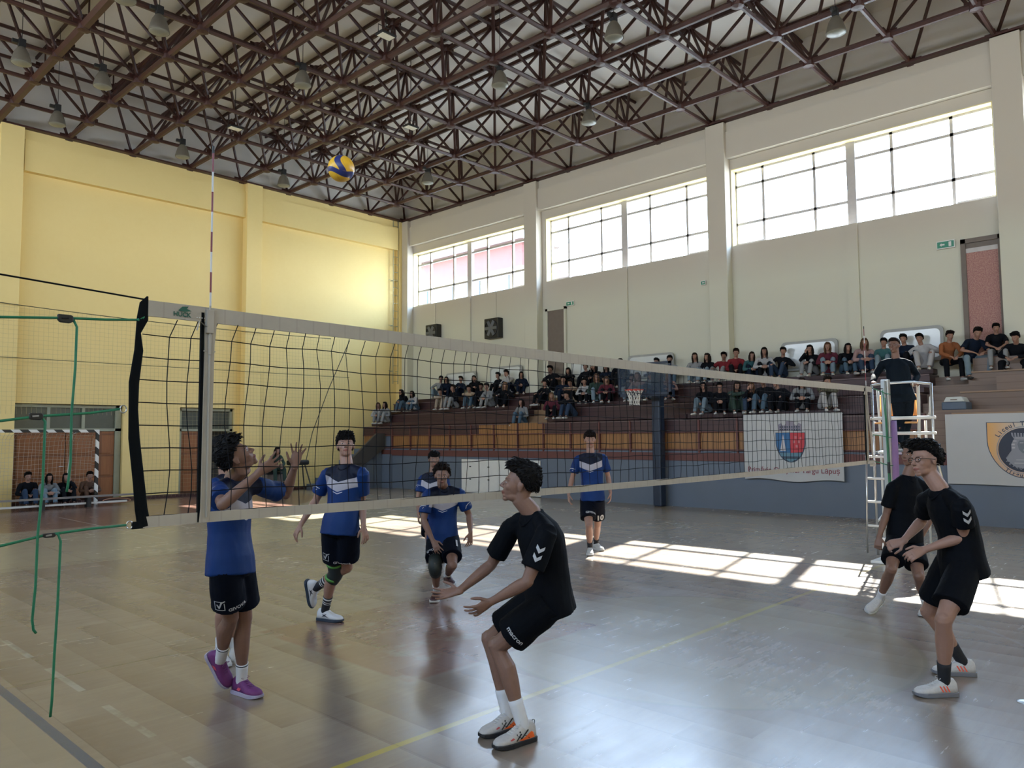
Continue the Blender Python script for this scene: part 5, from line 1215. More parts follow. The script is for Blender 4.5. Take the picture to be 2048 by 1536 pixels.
def fabric(name, c, v=.15, b=.25, rough=.8):
    M = Mat(name, c, rough, spec=.12); M.pos(); n = M.noise(7, 4, .6); n2 = M.noise(300, 1); M.base(M.mix(n, tuple(k*(1-v) for k in c), tuple(min(1, k*(1+v)) for k in c))); M.bump(n*.8+n2*.08, b, .012); return keep(M)
HAIR = [fabric('hair_black', (.005, .004, .004), .3, .5, .6), fabric('hair_dark_brown', (.014, .008, .006), .3, .5, .6), fabric('hair_brown', (.085, .045, .025), .3, .5, .55), fabric('hair_light_brown', (.16, .095, .05), .3, .5, .55)]
M = Mat('blue_match_shirt', (.012, .07, .30), .6, spec=.2); X, Y, Z = M.attr('sl'); ax = X.abs()
e = Y-ax*.36; n = M.noise(6, 3)
col = M.mix(n, (.0025, .019, .10), (.004, .032, .145))
wb = (1-e.step(-.142, .003))*e.step(-.232, .003)*ax.lt(.165); yk = e.step(-.142, .003)*ax.lt(.17)
col = M.mix(yk, col, (.003, .005, .018)); col = M.mix(wb, col, (.36, .34, .38)); col = M.mix(band(e, -.252, -.245, .002)*ax.lt(.05), col, (.5, .5, .55))
sd = band(ax, .17, .30)*Y.lt(-.10)*0; M.base(col); M.bump(M.noise(9, 4, .6), .3, .012); m_bshirt = keep(M)
m_navyf = fabric('navy_shorts_fabric', (.0025, .004, .010), .2, .3)
m_blackf = fabric('black_shirt_fabric', (.0022, .0030, .0052), .2, .35)
m_print = mat('white_print', (.45, .45, .47), .6, var=.03)
def sockm(name, c, bands):
    M = Mat(name, c, .85); X, Y, Z = M.attr('sl'); col = M.rgb(c)
    for a, b, cc in bands: col = M.mix(band(Y, a, b, .002), col, cc)
    M.base(col); return keep(M)
def gmat(n, c, **k): return mat(n, c, **k)
TICK = [[(-.035, -.035), (.035, -.035), (.035, -.030), (-.035, -.030)], [(-.035, .035), (.025, .035), (.025, .030), (-.035, .030)], [(-.035, -.035), (-.030, -.035), (-.030, .035), (-.035, .035)], [(.035, -.035), (.035, .022), (.030, .018), (.030, -.035)],
        [(-.022, .008), (-.008, -.020), (.0, -.010), (-.014, .012)], [(-.008, -.020), (.0, -.022), (.020, .022), (.042, .036), (.038, .042), (.010, .028)]]
def multi(pl, sc=1.0):
    v, f = [], []
    for p in pl: k_ = len(v); v += [(a*sc, b*sc) for a, b in p]; f.append(tuple(range(k_, k_+len(p))))
    return v, f
CHEV = [[(-.026, .035), (-.026, .058), (0, .034), (.026, .058), (.026, .035), (0, .008)], [(-.026, -.018), (-.026, .006), (0, -.020), (.026, .006), (.026, -.018), (0, -.046)]]
ARC = [[(-.045, -.02), (-.030, .008), (0, .020), (.04, .022), (.04, .017), (0, .013), (-.026, .002), (-.038, -.02)], [(.01, -.01), (.02, .005), (.024, .004), (.014, -.012)]]
def player(key, H, face, hands, label, group, kit, flat='LR', sleeve=.72, skin_i=0, hair_i=0, hair=dict(), voxel=.0055, hunch=.02, socks=None, sockL=.12, shoes=None, seed=1, thin=1.0, look_up=None, name='person'):
    J = {k: np.array(v, float) for k, v in POSE[key].items()}
    for S in 'LR':
        if S in flat: J['A'+S][2] = .092*H/1.8
    B = Body(J, H, face, look_up, hunch); base = (float(J['P'][0]), float(J['P'][1]), 0.0)
    r = empty(name, base, label=label, cat='person', group=group)
    b = obj('body', body_mesh(B, hands, voxel, thin=thin), SKIN[skin_i], r, smooth=True)
    sm, pm = (m_bshirt, m_navyf) if kit == 'blue' else (m_blackf, m_blackf)
    top = obj('shirt', shirt_mesh(B, voxel*1.5, seed=seed, sleeve=sleeve), sm, r, smooth=True)
    sh = obj('shorts', pants_mesh(B, voxel*1.5, seed=seed), pm, r, smooth=True)
    obj('hair', hair_geo(B, seed=seed, **hair), HAIR[hair_i], r, smooth=True)
    fr = {}
    for S in 'LR':
        fl = S in flat; sock(B, S, r, socks, sockL, fl)
        fr[S] = shoe(B, S, r, shoes['u'], shoes['s'], fl, shoes.get('l'))
        for polys, m in shoes.get('art', ()): shoe_art(fr[S][0], fr[S][1], polys, m)
    # collar
    g = G(); c = B.spine(1.045); pts = [c+(B.lat(1)*math.cos(a)*.070+B.front(1)*math.sin(a)*.068)*B.s-B.up*(.055*max(0, math.sin(a))**2)*B.s+B.front(1)*.014*max(0, math.sin(a)) for a in np.linspace(0, 2*math.pi, 25)]
    g.tube(pts, .006*B.s, 6, cap=False); obj('collar', g, pm, top)
    return B, r, b, top, sh, fr
GB, GK = 'players in blue shirts', 'players in black shirts'
S_white = sockm('white_socks', (.62, .62, .64), [])
S_whiteb = sockm('white_socks_black_stripe', (.60, .60, .63), [(.125, .135, (.01, .01, .015))])
S_black = sockm('black_socks', (.012, .012, .015), [])
S_stripe = sockm('black_socks_white_stripes', (.012, .012, .016), [(.145, .16, (.6, .6, .6)), (.115, .123, (.6, .6, .6)), (.095, .103, (.6, .6, .6))])
c = lambda n_, col=(.5, .5, .5), **k: mat(n_, col, **k)
sh_purple = dict(u=c('purple_shoe_mesh', (.13, .022, .12), rough=.7, bump=.3, scale=60), s=c('lilac_grey_sole', (.33, .29, .38)), l=c('purple_laces', (.14, .03, .14)), art=[([[(.0, .04), (.03, .035), (.05, .055), (.02, .06)]], c('pink_red_flash', (.60, .07, .10)))])
AS = [[(-.02, .035), (-.012, .035), (.055, .078), (.048, .084)], [(.045, .035), (.054, .037), (-.005, .085), (-.014, .080)], [(.02, .032), (.028, .032), (.075, .066), (.070, .074)], [(.075, .034), (.083, .037), (.045, .072), (.037, .066)]]
sh_F = dict(u=c('off_white_shoe_mesh', (.46, .43, .41), rough=.7, bump=.2, scale=60), s=c('black_rubber_sole', (.012, .012, .014)), l=c('white_laces', (.62, .60, .57)), art=[(AS, c('black_shoe_stripes', (.010, .010, .012))), ([[(-.055, .032), (.03, .030), (.065, .036), (.02, .044), (-.03, .07), (-.045, .062)]], c('orange_heel_patch', (.80, .13, .02))), ([[(.09, .05), (.115, .045), (.125, .05), (.10, .058)]], c('red_toe_mark', (.45, .06, .06)))])
ST3 = [[(-.018+i*.022, .036), (-.008+i*.022, .036), (.012+i*.022, .074), (.002+i*.022, .074)] for i in range(3)]
sh_G = dict(u=c('white_shoe_mesh', (.52, .50, .49), rough=.7, bump=.2, scale=60), s=c('grey_sole', (.16, .16, .18)), l=c('white_laces', (.62, .60, .57)), art=[(ST3, c('orange_stripes', (.80, .10, .05)))])
sh_H = dict(u=c('white_shoe_mesh', (.5, .5, .5)), s=c('white_sole', (.50, .50, .50)), l=c('white_laces', (.6, .6, .6)))
sh_B = dict(u=c('white_shoe_upper', (.60, .60, .62), rough=.6), s=c('navy_sole', (.02, .035, .06)), l=c('white_laces', (.6, .6, .6)), art=[([[(-.01, .045), (.03, .05), (.08, .035), (.035, .06), (.05, .075), (.02, .065), (-.005, .07), (.01, .058)]], c('dark_runner_mark', (.02, .02, .03)))])
sh_C = dict(u=c('dark_maroon_shoe', (.05, .015, .018)), s=c('white_sole', (.50, .50, .50)), l=c('black_laces', (.01, .01, .01)))
sh_D = dict(u=c('black_shoe', (.012, .012, .014)), s=c('black_rubber_sole'), l=c('black_laces'))
sh_E = dict(u=c('pale_grey_shoe', (.46, .46, .45)), s=c('white_sole'), l=c('white_laces'))

def sleeve_art(B, top, S, polys, m, name, f=.45, out=None, sc=1.0):
    a, e = B.J['S'+S], B.J['E'+S]; Y = nrm(a-e); N_ = nrm(out); N_ = nrm(N_-Y*(N_@Y)); X = np.cross(Y, N_)
    decal(top, multi(polys, sc), a+(e-a)*f, X, Y, m, name, .004, .12)
def shirt_text(B, top, s, size, lx, h, m, name, bold=.001):
    X = -B.lat(1); Y = B.up; O = B.J['N']+B.up*h*B.s+B.lat(1)*lx*B.s
    decal(top, text_mesh(s, size, bold), O, X, Y, m, name, .004, .3)
def leg_art(B, sh, S, poly_, m, name, out, f=.5, rot=0):
    h, k_ = B.J['H'+S], B.J['K'+S]; Y = nrm(h-k_); N_ = nrm(out); N_ = nrm(N_-Y*(N_@Y)); X = np.cross(Y, N_)
    if rot: X, Y = X*math.cos(rot)+Y*math.sin(rot), Y*math.cos(rot)-X*math.sin(rot)
    decal(sh, poly_, h+(k_-h)*f, X, Y, m, name, .004, .25)
TOC = cb(0, 0, -1)
# ---- A: setter at the net
B, r, b, top, sh, fr = player('A', 1.80, cb(.76, .60, .12), {'L': dict(d=cb(.16, .97, .05), p=cb(.35, .15, -.9), c=[.25, .22, .3, .4], sp=.9, th=.1), 'R': dict(d=cb(.75, .55, .25), p=cb(.2, .5, .8), c=.3, sp=.6)},
    'blue-shirted player in purple shoes near the net end, looking up with raised hands', GB, 'blue', flat='L', hair=dict(top=.034, side=.016, curl=.2), skin_i=1, socks=S_whiteb, sockL=.14, shoes=sh_purple, seed=3)
leg_art(B, sh, 'R', multi(TICK, 1.0), m_print, 'tick_logo', cb(-.1, 0, -1), .52, .06)
leg_art(B, sh, 'R', text_mesh('GIVOVA', .034, .001), m_print, 'shorts_lettering', cb(.75, 0, -.7), .60)
sleeve_art(B, top, 'R', ARC, m_print, 'sleeve_logo', .5, TOC)
shirt_text(B, top, 'GIVOVA', .034, 0, -.125, m_print, 'chest_lettering')
# ---- K: hidden player behind him
B, r, b, top, sh, fr = player('K', 1.76, cb(.9, .2, .2), {'L': dict(p=cb(0, 0, -1), c=.5), 'R': dict(p=cb(0, 0, 1), c=.5)},
    'blue-shirted player almost hidden behind the one in purple shoes, black band on his forearm', GB, 'blue', hair=dict(top=.03), socks=S_white, shoes=sh_H, seed=5, voxel=.008)
a, e = B.J['ER'], B.J['WR']; g = G(); g.tube([a+(e-a)*.1, a+(e-a)*.4, a+(e-a)*.8], [.043, .043, .034], 14); obj('forearm_band', g, c('black_elastic', (.008, .008, .010)), r, smooth=True)
# ---- B: tall player
B, r, b, top, sh, fr = player('B', 1.84, cb(.22, .28, -.93), {'L': dict(d=cb(.25, -.95, -.15), p=cb(-.7, 0, .5), c=[.35, .45, .5, .55], sp=.5), 'R': dict(d=cb(-.45, -.88, -.1), p=cb(.6, -.2, .6), c=[.4, .5, .55, .6], sp=.45)},
    'tall blue-shirted player with a black and green knee pad, looking up from behind the net', GB, 'blue', flat='R', hair=dict(top=.030, side=.014, fringe=.35), skin_i=0, socks=S_stripe, sockL=.17, shoes=sh_B, seed=8)
leg_art(B, sh, 'R', multi(TICK, 1.05), m_print, 'tick_logo', cb(-.5, 0, -1), .50)
leg_art(B, sh, 'R', text_mesh('GIVOVA', .034, .001), m_print, 'shorts_lettering', cb(.6, 0, -.8), .62)
shirt_text(B, top, 'GIVOVA', .038, 0, -.118, m_print, 'chest_lettering'); sleeve_art(B, top, 'R', ARC, m_print, 'sleeve_logo', .55, cb(-.6, 0, -.8), 1.1)
def kneepad(B, r, S, m, m2, stripes=(-.085, .075), L=.11):
    K, H_, A = B.J['K'+S], B.J['H'+S], B.J['A'+S]; u, d = nrm(H_-K), nrm(A-K); kb = knee_back(B, S)
    g = G(); kf = -kb*.010; g.tube([K+u*L*B.s, K+u*.05*B.s+kf*.5, K+kf, K+d*.05*B.s+kf*.5, K+d*L*B.s+kb*.014], [.072*B.s, .073*B.s, .077*B.s, .071*B.s, .065*B.s], 18, rnd=False); kp = obj('knee_pad', g, m, r, smooth=True)
    if m2:
        g = G()
        for q, w in zip(stripes, (.010, .012)):
            v = u if q < 0 else d; q = abs(q); c0 = K+v*q*B.s+(kb*.012 if v is d else 0); g.tube([c0-v*w, c0+v*w], [.0775*B.s if v is u else .070*B.s]*2, 18)
        obj('green_band', g, m2, kp, smooth=True)
        g = G()
        for q in range(3):
            a0 = q*2.1; pts = [K+u*(.03-.03*t_)*B.s+(nrm(-kb)*math.cos(a0+t_)*.066+np.cross(u, kb)*math.sin(a0+t_)*.066)*B.s+d*.02*t_ for t_ in np.linspace(-1, 1, 8)]; g.tube(pts, .0035, 5)
        obj('pad_seam', g, mat('grey_seam', (.12, .13, .13)), kp)
kneepad(B, r, 'R', c('black_knee_pad', (.012, .018, .018)), c('lime_green_band', (.07, .26, .05)))
# ---- C: crouching front
B, r, b, top, sh, fr = player('C', 1.78, cb(.06, -.02, -1), {'L': dict(d=cb(-.05, -1, -.1), p=cb(-.6, 0, .6), c=[.3, .45, .5, .5], sp=.8), 'R': dict(d=cb(.45, -.7, -.5), p=cb(.3, -.5, .6), c=[.4, .5, .6, .6], sp=.6)},
    'crouching blue-shirted player with number 1 on his shorts, rushing forward', GB, 'blue', flat='R', hair=dict(top=.032, side=.022, curl=.35), skin_i=1, hair_i=1, socks=S_white, sockL=.10, shoes=sh_C, seed=11, voxel=.006)
leg_art(B, sh, 'L', text_mesh('1', .14, .004), m_print, 'shorts_number', cb(.45, 0, -1), .45)
leg_art(B, sh, 'R', text_mesh('GIVOVA', .035, .001), m_print, 'shorts_lettering', cb(-.1, 0, -1), .68)
sleeve_art(B, top, 'R', ARC, m_print, 'sleeve_logo', .55, cb(-.5, 0, -.8), 1.1); sleeve_art(B, top, 'L', ARC, m_print, 'sleeve_logo', .55, cb(.5, .3, -.8), 1.1)
kneepad(B, r, 'R', c('black_knee_pad'), None, L=.13)
# ---- D behind C
B, r, b, top, sh, fr = player('Dd', 1.76, cb(.25, .08, -1), {'L': dict(p=cb(-1, 0, .3), c=.4), 'R': dict(p=cb(1, 0, .3), c=.6)},
    'blue-shirted player with straight dark fringe standing right behind the crouching one', GB, 'blue', hair=dict(top=.028, fringe=.4), skin_i=2, socks=S_white, shoes=sh_D, seed=13, voxel=.008)
sleeve_art(B, top, 'R', ARC, m_print, 'sleeve_logo', .5, cb(-.7, 0, -.7), 1.2)
# ---- E far player
B, r, b, top, sh, fr = player('E', 1.90, cb(-.02, .02, -1), {'L': dict(d=cb(-.05, -1, -.1), p=cb(-1, 0, .2), c=.5, sp=.3), 'R': dict(d=cb(.05, -1, -.1), p=cb(1, 0, .2), c=[.2, .5, .6, .6], sp=.5)},
    'blue-shirted player in white shoes walking alone at the far side, lit from the windows', GB, 'blue', hair=dict(top=.03, fringe=.3), hair_i=1, skin_i=0, socks=S_black, sockL=.12, shoes=sh_E, seed=17, voxel=.0065)
leg_art(B, sh, 'L', text_mesh('10', .12, .005), m_print, 'shorts_number', cb(.2, 0, -1), .55)
leg_art(B, sh, 'R', text_mesh('GIVOVA', .045, .002), m_print, 'shorts_lettering', cb(.3, 0, -1), .62); sleeve_art(B, top, 'R', ARC, m_print, 'sleeve_logo', .6, cb(-.7, 0, -.7), 1.3)
shirt_text(B, top, 'GIVOVA', .05, 0, -.122, m_print, 'chest_lettering')
# ---- F: large black shirted player
B, r, b, top, sh, fr = player('F', 1.80, cb(-.93, .20, .05), {'L': dict(d=cb(-.84, -.50, .0), p=cb(-.25, .45, .85), c=[.30, .35, .42, .45], sp=.75, th=.2), 'R': dict(d=cb(-.96, -.18, .05), p=cb(-.2, .75, -.62), c=[.15, .2, .28, .35], sp=.6, th=.1)},
    'largest black-shirted player in the foreground, knees bent and both hands held out', GK, 'black', hair=dict(top=.030, side=.012, curl=.2), skin_i=2, socks=S_white, sockL=.155, shoes=sh_F, seed=21, voxel=.0045, hunch=.03)
sleeve_art(B, top, 'L', CHEV, m_print, 'sleeve_chevrons', .47, cb(-.05, 0, -1), .95)
leg_art(B, sh, 'L', text_mesh('macron', .042, .001), m_print, 'shorts_lettering', cb(.25, .25, -1), .56)
shirt_text(B, top, '3', .055, -.09, -.16, mat('dim_white_print', (.28, .28, .30)), 'chest_number')
a, e = B.J['AL'], B.J['KL']
g = G(); ffr = fr['L'][1]; O, ff, fu, lt, s_ = ffr; pts = [O+(-ff*.072+fu*.10+ff*.012*math.cos(q)+fu*.018*math.sin(q))*s_ for q in np.linspace(0, 2*math.pi, 11)]; g.tube(pts, (.004, .002), 6, cap=False); obj('heel_loop', g, mat('grey_seam'), fr['L'][0])
# ---- G: right, glasses
for k_, o_ in (('EL', .10), ('WL', .07), ('SL', .02)): POSE['G'][k_] = tuple(np.array(POSE['G'][k_])-(np.array(POSE['G'][k_])-CP)/np.linalg.norm(np.array(POSE['G'][k_])-CP)*o_)
B, r, b, top, sh, fr = player('G', 1.84, cb(-.92, .04, -.28), {'L': dict(d=cb(-.85, -.30, -.1), p=cb(.2, -.55, .8), c=[.7, .8, .85, .9], sp=.15, th=.6), 'R': dict(d=cb(-.80, -.25, .1), p=cb(0, -.6, .7), c=[1.2, 1.3, 1.35, 1.4], sp=.1, th=.9)},
    'black-shirted player with glasses at the right, crouching with forearms forward', GK, 'black', hair=dict(top=.034, side=.024, curl=.4), skin_i=0, socks=S_black, sockL=.15, shoes=sh_G, seed=25, voxel=.005, hunch=.04, thin=1.03, sleeve=.60)
sleeve_art(B, top, 'L', CHEV, m_print, 'sleeve_chevrons', .25, cb(-.1, .1, -1), 1.0)
shirt_text(B, top, '2', .04, -.09, -.16, mat('dim_white_print'), 'chest_number')
def glasses(B, r, m):
    g = G()
    for k in (-1, 1):
        g.tube([B.head_pt(k*.031+.023*math.cos(q), .093+.0*math.cos(q), .004+.016*math.sin(q)) for q in np.linspace(0, 2*math.pi, 17)], .0022*B.s, 6, cap=False)
        g.tube([B.head_pt(k*.053, .092, .008), B.head_pt(k*.074, .07, .008), B.head_pt(k*.083, -.005, .004), B.head_pt(k*.080, -.02, -.006)], .0022*B.s, 6)
    g.tube([B.head_pt(-.009, .094, .008), B.head_pt(.009, .094, .008)], .0022*B.s, 6); obj('glasses', g, m, r)
glasses(B, r, c('dark_glasses_frame', (.012, .010, .012), rough=.25))
# ---- H: behind G
B, r, b, top, sh, fr = player('H', 1.78, cb(-.85, .05, -.4), {'L': dict(p=cb(0, 0, 1), c=.8), 'R': dict(d=cb(-.25, -.85, -.2), p=cb(.5, 0, .7), c=[1.0, 1.1, 1.2, 1.2], sp=.2)},
    'black-shirted player half hidden behind the one with glasses, one leg stretched forward', GK, 'black', flat='L', hair=dict(top=.03), skin_i=1, socks=S_white, sockL=.10, shoes=sh_H, seed=29, voxel=.006)
shirt_text(B, top, '4', .05, -.09, -.15, mat('dim_white_print'), 'chest_number')
decal(top, multi([[(-.03, 0), (.0, .012), (.03, .0), (.03, .012), (0, .026), (-.03, .012)], [(-.03, -.02), (.0, -.008), (.03, -.02), (.03, -.008), (0, .006), (-.03, -.008)]], .8), B.J['N']-B.up*.16+B.lat(1)*.08*-1+B.lat(1)*.16*0, -B.lat(1), B.up, mat('dim_white_print'), 'chest_logo')

# ---- referee
J = {k: np.array(v, float) for k, v in POSE['R'].items()}
dz = 1.53+.092-J['AL'][2]
for k in ('AL', 'AR'): J[k][2] = 1.53+.092
for k in ('TL', 'TR'): J[k][2] = 1.57
for k in ('WL', 'WR'): J[k][2] = max(J[k][2], 2.575)
B = Body(J, 1.76, cb(-.72, .05, -.68), None, .02)
r = empty('person', (float(J['P'][0]), float(J['P'][1]), 1.53), label='referee in black with a whistle standing on the white referee stand', cat='person')
obj('body', body_mesh(B, {'L': dict(d=cb(-.2, -.25, -1), p=cb(0, -1, .1), c=.7, sp=.3), 'R': dict(d=cb(-.3, -.2, -1), p=cb(0, -1, .1), c=.7, sp=.3)}, .007), SKIN[1], r, smooth=True)
m_blk2 = fabric('referee_black_fabric', (.004, .008, .014), .2, .3)
obj('shirt', shirt_mesh(B, .011, long=True, loose=1.08, seed=4), m_blk2, r, smooth=True)
obj('trousers', pants_mesh(B, .011, long=True, loose=1.0, seed=4), m_blk2, r, smooth=True)
obj('hair', hair_geo(B, top=.014, side=.008, seed=6), HAIR[1], r, smooth=True); glasses(B, r, c('thin_glasses_frame', (.10, .05, .04), rough=.3))
for S in 'LR':
    def _(): pass
    s_up = shoe(B, S, r, c('black_shoe'), c('white_sole'), False, c('black_laces'))
g = G(); g.tube([B.head_pt(0, .098, -.060), B.head_pt(.002, .118, -.062)], .006, 8); g.ell(B.head_pt(.002, .128, -.066), .010, n=10, m=6); obj('whistle', g, mat('steel_whistle', (.5, .5, .5), .3, .8), r)
g = G(); g.tube([B.spine(1.02)+B.lat(1)*.07*k for k in (-1, 0, 1)], .008, 6); obj('collar', g, m_blk2, r)
# ============================================================ SPECTATORS
def ik(S_, W_, a, b, pole):
    d = W_-S_; L = np.linalg.norm(d); L = min(L, (a+b)*.999); u = nrm(d); x = (a*a-b*b+L*L)/(2*L); h = math.sqrt(max(1e-6, a*a-x*x)); p = nrm(pole); p = nrm(p-u*(p@u)); return S_+u*x+p*h
def sit(pz=.18, kn=(.12, .32, .44), an=(.11, .45, .075), N_=(0, .18, .60), Hd=(0, .245, .757), WL_=(.06, .42, .36), WR_=(-.06, .42, .36), pole=(1, -.2, -.6), s=.9, tw=0):
    a_ = np.array; J = dict(P=a_((0, 0, pz+.01)), N=a_(N_), Hd=a_(Hd)); sp = nrm(J['N']-J['P'])
    lx = nrm((math.cos(tw), math.sin(tw), 0)); lx = nrm(lx-sp*(lx@sp))
    for S, k in (('L', -1), ('R', 1)):        # facing +Y: the left side is -X
        J['S'+S] = J['N']+lx*k*.170-sp*.035; J['H'+S] = a_((k*.088, 0, pz)); J['K'+S] = a_((k*kn[0], kn[1], kn[2])); J['A'+S] = a_((k*an[0], an[1], an[2])); J['T'+S] = a_((k*(an[0]+.02), an[1]+.165, an[2]-.045))
    for S, k, W_ in (('L', -1, WL_), ('R', 1, WR_)):
        W_ = a_((-W_[0], W_[1], W_[2])) if S == 'L' else a_((-W_[0], W_[1], W_[2])); J['W'+S] = W_
        J['E'+S] = ik(J['S'+S], W_, .265, .235, (k*pole[0], pole[1], pole[2]))
    return J, s
VAR = [
 (sit(), (0, 1, -.05), dict(L=dict(d=(.8, .3, -.2), p=(0, -1, 0), c=.7), R=dict(d=(-.8, .3, -.2), p=(0, -1, 0), c=.7))),
 (sit(N_=(0, .08, .635), Hd=(.01, .125, .80), WL_=(.07, .27, .33), WR_=(-.06, .26, .34), tw=.1), (-.12, 1, 0), dict(L=dict(d=(.6, .7, -.1), p=(0, -.2, -1), c=.7), R=dict(d=(-.6, .7, -.1), p=(0, -.2, -1), c=.7))),
 (sit(N_=(0, .20, .57), Hd=(0, .285, .715), WL_=(-.08, .37, .52), WR_=(.08, .38, .50), pole=(1, .1, .0)), (.1, 1, -.2), dict(L=dict(d=(1, .1, 0), p=(0, 0, -1), c=.4), R=dict(d=(-1, .1, 0), p=(0, 0, -1), c=.4))),
 (sit(N_=(.03, .17, .60), Hd=(.05, .245, .752), WL_=(.03, .335, .66), WR_=(-.06, .40, .40), pole=(.5, .6, -1)), (.15, 1, .02), dict(L=dict(d=(.2, -.1, 1), p=(.3, -1, .2), c=.9), R=dict(d=(-.8, .3, -.2), p=(0, -1, 0), c=.7))),
 (sit(N_=(-.07, .07, .62), Hd=(-.10, .11, .785), WL_=(.22, .25, .46), WR_=(-.16, .28, .47), kn=(.17, .31, .44)), (-.25, 1, .0), dict(L=dict(d=(.2, .9, -.3), p=(0, 0, -1), c=.5), R=dict(d=(-.2, .9, -.3), p=(0, 0, -1), c=.5))),
 (sit(pz=.50, kn=(.17, .39, .50), an=(.17, .43, .085), N_=(0, .16, .95), Hd=(0, .23, 1.115), WL_=(.08, .42, .60), WR_=(-.08, .42, .60), s=.95), (0, 1, -.15), dict(L=dict(d=(.5, .7, -.4), p=(.3, 0, -1), c=.8), R=dict(d=(-.5, .7, -.4), p=(-.3, 0, -1), c=.8))),
 (sit(pz=.50, kn=(.24, .36, .52), an=(.22, .40, .085), N_=(.04, .20, .92), Hd=(.05, .295, 1.07), WL_=(.12, .40, .63), WR_=(-.10, .42, .62), s=.95), (-.2, 1, -.35), dict(L=dict(d=(.6, .6, -.4), p=(.2, 0, -1), c=.5), R=dict(d=(-.6, .6, -.3), p=(-.2, 0, -1), c=.5))),
]
_cache = {}
def vmesh(v, what):
    k = (v, what)
    if k not in _cache:
        (J, s), face, hands = VAR[v]; B = Body(J, 1.8*s, face, None, .035)
        if what == 'body': me = body_mesh(B, hands, .0095, thin=.92)
        elif what == 'top': me = shirt_mesh(B, .013, long=True, loose=.92, hem=-.10, seed=v*3.1, amp=.008)
        elif what == 'tee': me = shirt_mesh(B, .013, long=False, loose=.92, hem=-.10, seed=v*3.1, amp=.008)
        elif what == 'trousers': me = pants_mesh(B, .013, long=True, loose=.94, seed=v*2.3)
        elif what == 'short': me = mesh('hair', hair_geo(B, 'short', v+2, .036, .017))
        elif what == 'long': me = mesh('hair', hair_geo(B, 'long', v+3, .020, .016))
        elif what == 'cap':
            g = hair_geo(B, 'short', v+5, .018, .010); me = mesh('hair', g)
        else:
            S = what[-1]; ff, fu, lt = foot_frame(B, S, False); s_ = B.s; g = G(); O = B.J['A'+S]-fu*.085*s_
            g.tube([O+ff*x*s_+fu*z*s_ for x, z in ((-.07, .045), (-.03, .05), (.04, .045), (.10, .035), (.17, .03), (.20, .026))], [(.030*s_, .038*s_), (.038*s_, .048*s_), (.042*s_, .042*s_), (.048*s_, .034*s_), (.042*s_, .028*s_), (.022*s_, .018*s_)], 12, lat=lt, rnd=True); me = mesh('shoe', g)
        me.polygons.foreach_set('use_smooth', [True]*len(me.polygons)); me.materials.clear(); me.materials.append(None); _cache[k] = me
    return _cache[k]
CLO = {}
def cl(name, rgb): CLO[name] = fabric('cloth_'+name, rgb, .15, .35); 
for n_, q in dict(black=(.005, .006, .009), navy=(.007, .013, .028), white=(.38, .38, .39), grey=(.20, .21, .22), light_grey=(.24, .25, .26), cream=(.33, .28, .23), red=(.17, .02, .025), maroon=(.10, .022, .035), green=(.035, .06, .05), teal=(.04, .11, .12), orange=(.26, .095, .04), pink=(.30, .20, .20), jeans=(.065, .11, .16), pale_jeans=(.16, .22, .27), dark_jeans=(.03, .05, .09), beige=(.36, .27, .19), camo=(.10, .10, .075), brown=(.12, .07, .05)).items(): cl(n_, q)
SHOE_W, SHOE_B = mat('white_trainers', (.52, .52, .51)), mat('dark_trainers', (.02, .02, .022))
def spectator(loc, rz, v, topc, botc, hair_, hi, lab, group, sk=0, tee=False, shoe_='w', sc=1.0):
    r = empty('person', loc, rz, label=lab, cat='person', group=group); r.scale = (abs(sc) if sc > 0 else sc, abs(sc), abs(sc))
    def part(n_, what, m):
        o = bpy.data.objects.new(n_, vmesh(v, what)); COL.objects.link(o); o.parent = r; o.material_slots[0].link = 'OBJECT'; o.material_slots[0].material = m; return o
    part('body', 'body', SKIN[sk]); part('shirt', 'tee' if tee else 'top', CLO[topc]); part('trousers', 'trousers', CLO[botc])
    part('hair', hair_, HAIR[hi])
    for S in 'LR': part('shoe', 'shoe'+S, SHOE_W if shoe_ == 'w' else SHOE_B)
    return r
ROWS = dict(low=(15.98, 2.20), mid=(16.68, 2.65), top=(17.40, 3.10), step=(16.10, 2.11), high=(17.38, 3.12), seat=(17.32, 2.92), seat2=(17.32, 2.78))
def col_y(px, X, Z=3.4):
    # where the line of sight through this column of the photo meets the row
    lo, hi_ = -6.0, 22.0
    f = lambda Y: 1024+FPX*(np.array((X, Y, Z))-CP)@RT/((np.array((X, Y, Z))-CP)@FW)
    for _ in range(40):
        m_ = (lo+hi_)/2
        if f(m_) > px: lo = m_
        else: hi_ = m_
    return (lo+hi_)/2
GP = 'spectators seated on the tribune'
